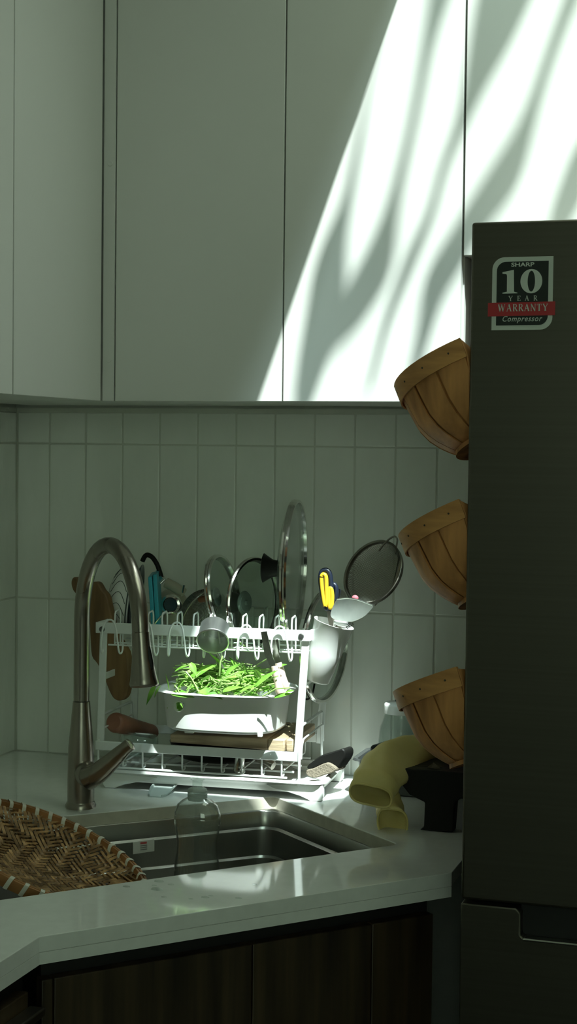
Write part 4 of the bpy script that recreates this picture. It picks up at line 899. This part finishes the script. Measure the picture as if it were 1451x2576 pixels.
def grect(x0, x1, y0, y1, z, r_): return [Vector((p.x, p.y, z)) for p in rounded([Vector((x0, y0)), Vector((x1, y0)), Vector((x1, y1)), Vector((x0, y1))], r_, 5)]
MB().loft([grect(gx.x, .90, -.165, -.045, zg, .02), grect(gx.x+.002, .90, -.163, -.047, zg+.004, .02), grect(gx.x+.008, .895, -.157, -.053, zg+.002, .016), grect(gx.x+.018, .885, -.147, -.063, ZC+.006, .012), grect(gx.x+.02, .884, -.145, -.065, ZC+.002, .012), grect(gx.x+.012, .89, -.153, -.057, zg-.006, .016)], True, False, True).build('dish', M['greypan'], gp, smooth=40)
slabpx([(930, 1880), (936, 1874), (990, 1871), (990, 1892), (955, 1893), (950, 1886), (934, 1885)], -.10, .05, 'handle', M['black'], gp, bevel=.002)
slabpx([(931, 1882), (950, 1887), (975, 1893), (975, 1912), (931, 1912)], -.098, .04, 'side_wall', M['greypan'], gp, bevel=.001)
o_ = slabpx([(962, 1868), (985, 1868), (990, 1885), (958, 1888)], -.118, .012, 'foil_packet', M['palepink'], None, bevel=.001); tag(o_, 'scrap of pale pink packet behind the yellow gloves', 'packet')
pj = thing('plastic_jar', at(1000, 1940, -.075), 'clear plastic jar with pale screw lid behind the lowest basket', 'jar')
jb = Vector((at(1009, 1850, -.065).x, -.065, ZC)); jz = lambda y: at(1009, y, -.065).z-ZC
JM = Matrix.Translation(jb)
MB().lathe([(.0001, .001), (.036, .001), (.040, .006), (.0405, jz(1865)), (.038, jz(1830)), (.0325, jz(1808)), (.030, jz(1798)), (.030, jz(1790)), (.029, jz(1790)), (.0312, jz(1806)), (.0368, jz(1830)), (.0392, jz(1865)), (.0385, .007), (.0001, .004)], JM, 44).build('jar_body', M['jar'], pj, smooth=50)
MB().lathe([(.0001, jz(1766)), (.028, jz(1767)), (.0305, jz(1770)), (.0315, jz(1775)), (.0318, jz(1793)), (.0305, jz(1794)), (.0001, jz(1793))], JM, 44).build('screw_lid', M['ceramic'], pj, smooth=50)
JL = MB(); JL.loft([[JM @ Vector((.0412*math.cos(a), .0412*math.sin(a), h)) for a in [-2.0+k*.2 for k in range(6)]] for h in (jz(1873), jz(1858))], close=False); JL.build('printed_label', M['tealprint'], pj, solid=.0005)
MB().ball(frame((jb.x, jb.y, ZC+.02), (0, 0, 1)) @ Matrix.Diagonal((.034, .034, .014, 1)), 20, 10).build('contents', M['palepink'], pj)
# gloves: lofted flattened tubes
def glove(path, label, hollow=True):
    """path: (px, py, Y, halfwidth px, thickness m, image angle of the width axis)"""
    P0 = path[-1]; t = thing('rubber_glove', at(P0[0], P0[1], P0[2]), label, 'glove', 'yellow rubber gloves draped over the stand')
    keys = [Vector((a, b, c*1000)) for a, b, c, *_ in path]; sp = smoothpath(keys, 6); m_ = len(sp); n = 26; rings = []
    for i, k in enumerate(sp):
        f = i/(m_-1)*(len(path)-1); j = min(int(f), len(path)-2); g = f-j
        hw = lerp(path[j][3], path[j+1][3], g); th = lerp(path[j][4], path[j+1][4], g); an = math.radians(lerp(path[j][5], path[j+1][5], g))
        c = at(k.x, k.y, k.z/1000); sc_px = (c-CP).dot(_fw)/F
        wv = (_r*math.cos(an)-_u*math.sin(an))*(hw*sc_px); nx = sp[min(i+1, m_-1)]; pv = sp[max(i-1, 0)]
        tan = (at(nx.x, nx.y, nx.z/1000)-at(pv.x, pv.y, pv.z/1000)).normalized(); dv = tan.cross(wv).normalized(); up_ = _u if dv.dot(_u) > 0 else -_u; bl = max(0, 1-i/7)*.85; dv = (dv*(1-bl)+up_*bl).normalized()*th*(1+.25*bl)
        wr = 1+.03*math.sin(i*1.3)
        rings.append([c+wv*math.cos(2*PI*q/n)*wr+dv*math.sin(2*PI*q/n)+dv*.12*math.sin(6*PI*q/n+i*.4) for q in range(n)])
    MB().loft(rings, True, False, not hollow or True).build('glove_body', M['glove'], t, smooth=70, solid=.0012)
    MB().tube(rings[0], .0017, 8, closed=True).build('cuff_bead', M['glove'], t)
    return t
glove([(932, 2001, -.43, 54, .0145, 12), (946, 1968, -.41, 58, .024, 22), (974, 1930, -.375, 61, .022, 37), (1015, 1902, -.325, 53, .018, 50), (1068, 1880, -.275, 38, .014, 60), (1118, 1865, -.245, 27, .011, 66), (1165, 1855, -.225, 17, .008, 70)], 'upper yellow rubber glove draped with its open cuff facing the sink')
glove([(987, 2069, -.385, 38, .020, 8), (984, 2050, -.375, 37, .019, 8), (976, 2020, -.36, 36, .018, 10), (968, 1990, -.345, 36, .016, 14), (975, 1960, -.33, 36, .014, 24), (1010, 1936, -.31, 30, .010, 40)], 'lower yellow rubber glove with its cuff hanging onto the worktop')
pc = MB(); rnd3 = random.Random(2)
bb = frame(at(1152, 1893, -.30), (0, 0, 1))
pc.lathe([(max(.0001, .024*math.sin(PI*i/12)*(1+.1*math.sin(i*2.1))), -.024*math.cos(PI*i/12)) for i in range(13)], bb, 20)
pc.v = [v+Vector((rnd3.uniform(-.0015, .0015), rnd3.uniform(-.0015, .0015), rnd3.uniform(-.0015, .0015))) for v in pc.v]
tag(pc.build('pink_cloth', M['pink'], smooth=80), 'crumpled pink cloth on the black stand beside the fridge', 'cloth')
o_ = MB(); o_.v = [at(a, b, -.355)+Vector((0, rnd3.uniform(-.004, .004), 0)) for a, b in ((1066, 1941), (1078, 1928), (1090, 1918), (1102, 1926), (1112, 1935), (1098, 1938))]; o_.f = [(0, 1, 2), (0, 2, 5), (2, 3, 5), (3, 4, 5)]
tag(o_.build('dry_peel', M['brush'], solid=.001), 'dry tan peel lying on the edge of black stand', 'peel')

# ------------------------------------------------------------------ bottle in the sink
bt = thing('soap_bottle', Vector((.572, -.505, zz-.178)), 'empty clear plastic soap bottle with pale cap standing in sink', 'bottle')
bY = -.505; bx = at(496, 2070, bY).x
def bz(py): return at(496, py, bY).z
BM = Matrix.Translation((bx, bY, 0)); mpx = (Vector((bx, bY, .85))-CP).dot(_fw)/F
prof_ = [(.0001, zz-.176), (.034, zz-.176), (.040, zz-.17)]+[(r_*mpx, bz(y)) for r_, y in ((60, 2200), (58, 2170), (54, 2140), (53, 2115), (57, 2090), (61, 2065), (60, 2045), (52, 2024), (38, 2012), (24, 2005), (20, 2000))]
MB().lathe(prof_+[(max(.0001, r_-.0012), z) for r_, z in prof_[::-1]], BM @ Matrix.Diagonal((1, .72, 1, 1)), 48).build('bottle_body', M['clear'], bt, smooth=60)
cp = MB().lathe([(24*mpx, bz(2012)), (24.5*mpx, bz(2008)), (23.5*mpx, bz(1985)), (20*mpx, bz(1982)), (.0001, bz(1982))], BM, 36).build('cap', M['frost'], bt, smooth=50)
for k in range(5): MB().tube([Vector((bx+24.6*mpx*math.cos(2*PI*j/28), bY+24.6*mpx*math.sin(2*PI*j/28), bz(2006-k*4.5))) for j in range(28)], .0006, 5, closed=True).build('thread', M['frost'], cp)
MB().lathe([(15*mpx, bz(1983)), (13*mpx, bz(1975)), (13*mpx, bz(1963)), (18*mpx, bz(1960)), (18*mpx, bz(1957)), (.0001, bz(1956))], BM, 28).build('nozzle', M['jar'], bt, smooth=40)

# ------------------------------------------------------------------ bamboo winnowing tray leaning in the sink
TC = Vector((.392, -.660, .848)); tth, tph = .405, .157; TR = .1625
tn = Vector((math.sin(tth)*math.cos(tph), math.sin(tth)*math.sin(tph), math.cos(tth)))
TM = frame(TC, tn, (.66, .95, 0))
bt_ = thing('bamboo_tray', TC-tn*.045, 'round woven bamboo tray with white bindings leaning in the sink', 'tray')
def dish(u_, v_):
    r_ = math.hypot(u_, v_)/TR; return -.040*(1-min(1, r_)**2.6)
cell = .0072; NC = int(2*TR/cell); wv = MB()
def over(i, j): return ((i + (j if (j//9) % 2 == 0 else (17-j))) % 6) < 3
for ax_ in (0, 1):
    for i in range(NC+1):
        u_ = -TR+i*cell; L_ = math.sqrt(max(0, (TR-.002)**2-u_*u_))
        if L_ < .01: continue
        row = []
        for j in range(NC+1):
            v_ = -TR+j*cell
            if abs(v_) > L_: 
                continue
            up = over(i, j) if ax_ == 0 else not over(j, i)
            h = .0017 if up else -.0017
            for e_ in (-.3, .3):
                vv = v_+e_*cell; w_ = cell*.43
                a = Vector((u_-w_, vv, dish(u_, vv)+h)); m__ = Vector((u_, vv, dish(u_, vv)+h+.0006)); b = Vector((u_+w_, vv, dish(u_, vv)+h))
                if ax_: a, m__, b = [Vector((p.y, p.x, p.z)) for p in (a, m__, b)]
                row.append([TM @ a, TM @ m__, TM @ b])
        if len(row) > 2: wv.loft(row, close=False)
tag(wv.build('weave', M['bamboo'], bt_, smooth=50), kind='stuff')
def hoop(rad, z0, z1, th, nm, mat):
    return MB().lathe([(rad, z0), (rad+th, z0), (rad+th*1.25, (z0+z1)/2), (rad+th, z1), (rad, z1)], TM, 96, closed=True).build(nm, mat, bt_, smooth=40)
hoop(TR+.0005, -.010, .0055, .0042, 'outer_hoop', M['bamboorim']); hoop(TR-.0055, -.008, .0055, .0042, 'inner_hoop', M['bamboorim'])
nb = 44; bd0 = None
for k in range(nb):
    a = 2*PI*k/nb; Mk = TM @ Matrix.Rotation(a, 4, 'Z')
    b_ = MB()
    pts = [(TR-.0064, -.0085), (TR-.0068, .003), (TR-.005, .0068), (TR, .0074), (TR+.005, .0068), (TR+.0066, .002), (TR+.0062, -.0105), (TR, -.0115)]
    inn = [(lerp(x, TR, .12), lerp(z, -.002, .12)) for x, z in pts]
    rg = []
    for y_ in (-.0032, -.001, .001, .0032):
        rg.append([Mk @ Vector((x+(.0003 if abs(y_) < .002 else 0)*(1 if x > TR else -1), y_+.0015*(z/.008), z)) for x, z in pts])
    b_.loft(rg, True, False, False); b_.build('binding', M['binding'], bt_, smooth=60)

# ------------------------------------------------------------------ water drops on the worktop
wd_ = MB()
for px, py, r_ in ((400, 2218, .006), (395, 2238, .0075), (430, 2226, .004), (318, 2231, .0045), (412, 2257, .0035), (516, 2258, .005), (530, 2254, .003), (600, 2260, .004), (480, 2262, .003), (388, 2228, .003), (640, 2225, .003)):
    q = atz(px, py, ZC); wd_.lathe([(r_, 0), (r_*.85, r_*.18), (r_*.5, r_*.3), (.0001, r_*.34)], Matrix.Translation(q+Vector((0, 0, .0002))) @ Matrix.Diagonal((1.2, .8, 1, 1)), 14)
tag(wd_.build('water_drops', M['water'], smooth=60), 'scattered clear water drops on the front worktop', 'water', kind='stuff')

# ------------------------------------------------------------------ palm outside above the skylight: its blades shade the sun
pal = thing('palm_plant', (2.75, -2.3, ZR), 'tall palm on the roof whose blades shade the skylight', 'plant')
crown = Vector((2.6, -2.0, 5.3))
MB().tube(smoothpath([(2.75, -2.3, ZR), (2.72, -2.25, 3.8), (2.6, -2.0, 5.3)], 6), .05, 10).build('trunk', M['bark'], pal)
BL = [  # centre line on the cabinet face (px), half width px, drop along the sun
 ([(1015, -120, 4), (978, 10, 4), (948, 120, 5), (925, 225, 6), (919, 257, 7), (908, 335, 9), (891, 419, 11), (876, 500, 13), (862, 545, 18), (846, 600, 26), (835, 655, 34), (826, 712, 40), (815, 789, 40), (796, 866, 36), (776, 943, 29), (760, 1012, 22), (750, 1060, 12)], 2.5),
 ([(1120, -80, 34), (1103, 0, 26), (1084, 73, 19), (1065, 168, 15), (1050, 251, 14), (1030, 347, 13), (1008, 436, 14), (990, 514, 17), (980, 557, 22), (965, 615, 30), (945, 673, 36), (920, 722, 38), (890, 773, 36), (860, 827, 30), (835, 870, 18), (815, 905, 6)], 2.7),
 ([(1300, -90, 60), (1266, -5, 60), (1229, 112, 46), (1190, 224, 27), (1165, 302, 17), (1137, 369, 14), (1109, 436, 12), (1088, 531, 12), (1072, 567, 13), (1045, 623, 15), (1018, 692, 14), (995, 750, 12), (970, 815, 10), (949, 897, 8), (922, 1000, 6)], 2.6),
 ([(1470, -90, 22), (1440, -10, 19), (1423, 33, 18), (1383, 140, 16), (1350, 240, 17), (1326, 313, 22), (1298, 380, 32), (1266, 447, 40), (1230, 505, 40), (1180, 575, 34), (1150, 620, 32), (1115, 681, 34), (1084, 748, 26), (1068, 827, 18), (1053, 885, 15), (1038, 943, 12), (1025, 1000, 8)], 2.75),
 ([(1500, 330, 30), (1470, 400, 34), (1440, 475, 32), (1411, 545, 30), (1390, 600, 20), (1370, 660, 10)], 2.55),
]
for pts, L0 in BL:
    rows_ = []
    cs_ = [at(a, b, YCAB) for a, b, w_ in pts]
    for i, (a, b, w_) in enumerate(pts):
        nx = cs_[min(i+1, len(cs_)-1)]-cs_[max(i-1, 0)]; pn_ = Vector((nx.z, 0, -nx.x)).normalized(); sc_px = (cs_[i]-CP).dot(_fw)/F
        Lk = L0*1.08+.25*math.sin(i*.35); c_ = cs_[i]+TOSUN*Lk; w_ *= 1.22; hw = pn_*(w_*sc_px); tl = TOSUN*(w_*sc_px*.35)
        rows_.append([c_-hw-tl, c_+tl*.3, c_+hw-tl, c_+tl*.3+TOSUN*.002])
    MB().loft(rows_, True, True, True).build('blade', M['palm'], pal, smooth=50)
    MB().tube(smoothpath([rows_[0][1], rows_[0][1].lerp(crown, .5)+Vector((.1, .15, .25)), crown], 5), .008, 6).build('stalk', M['bark'], pal)
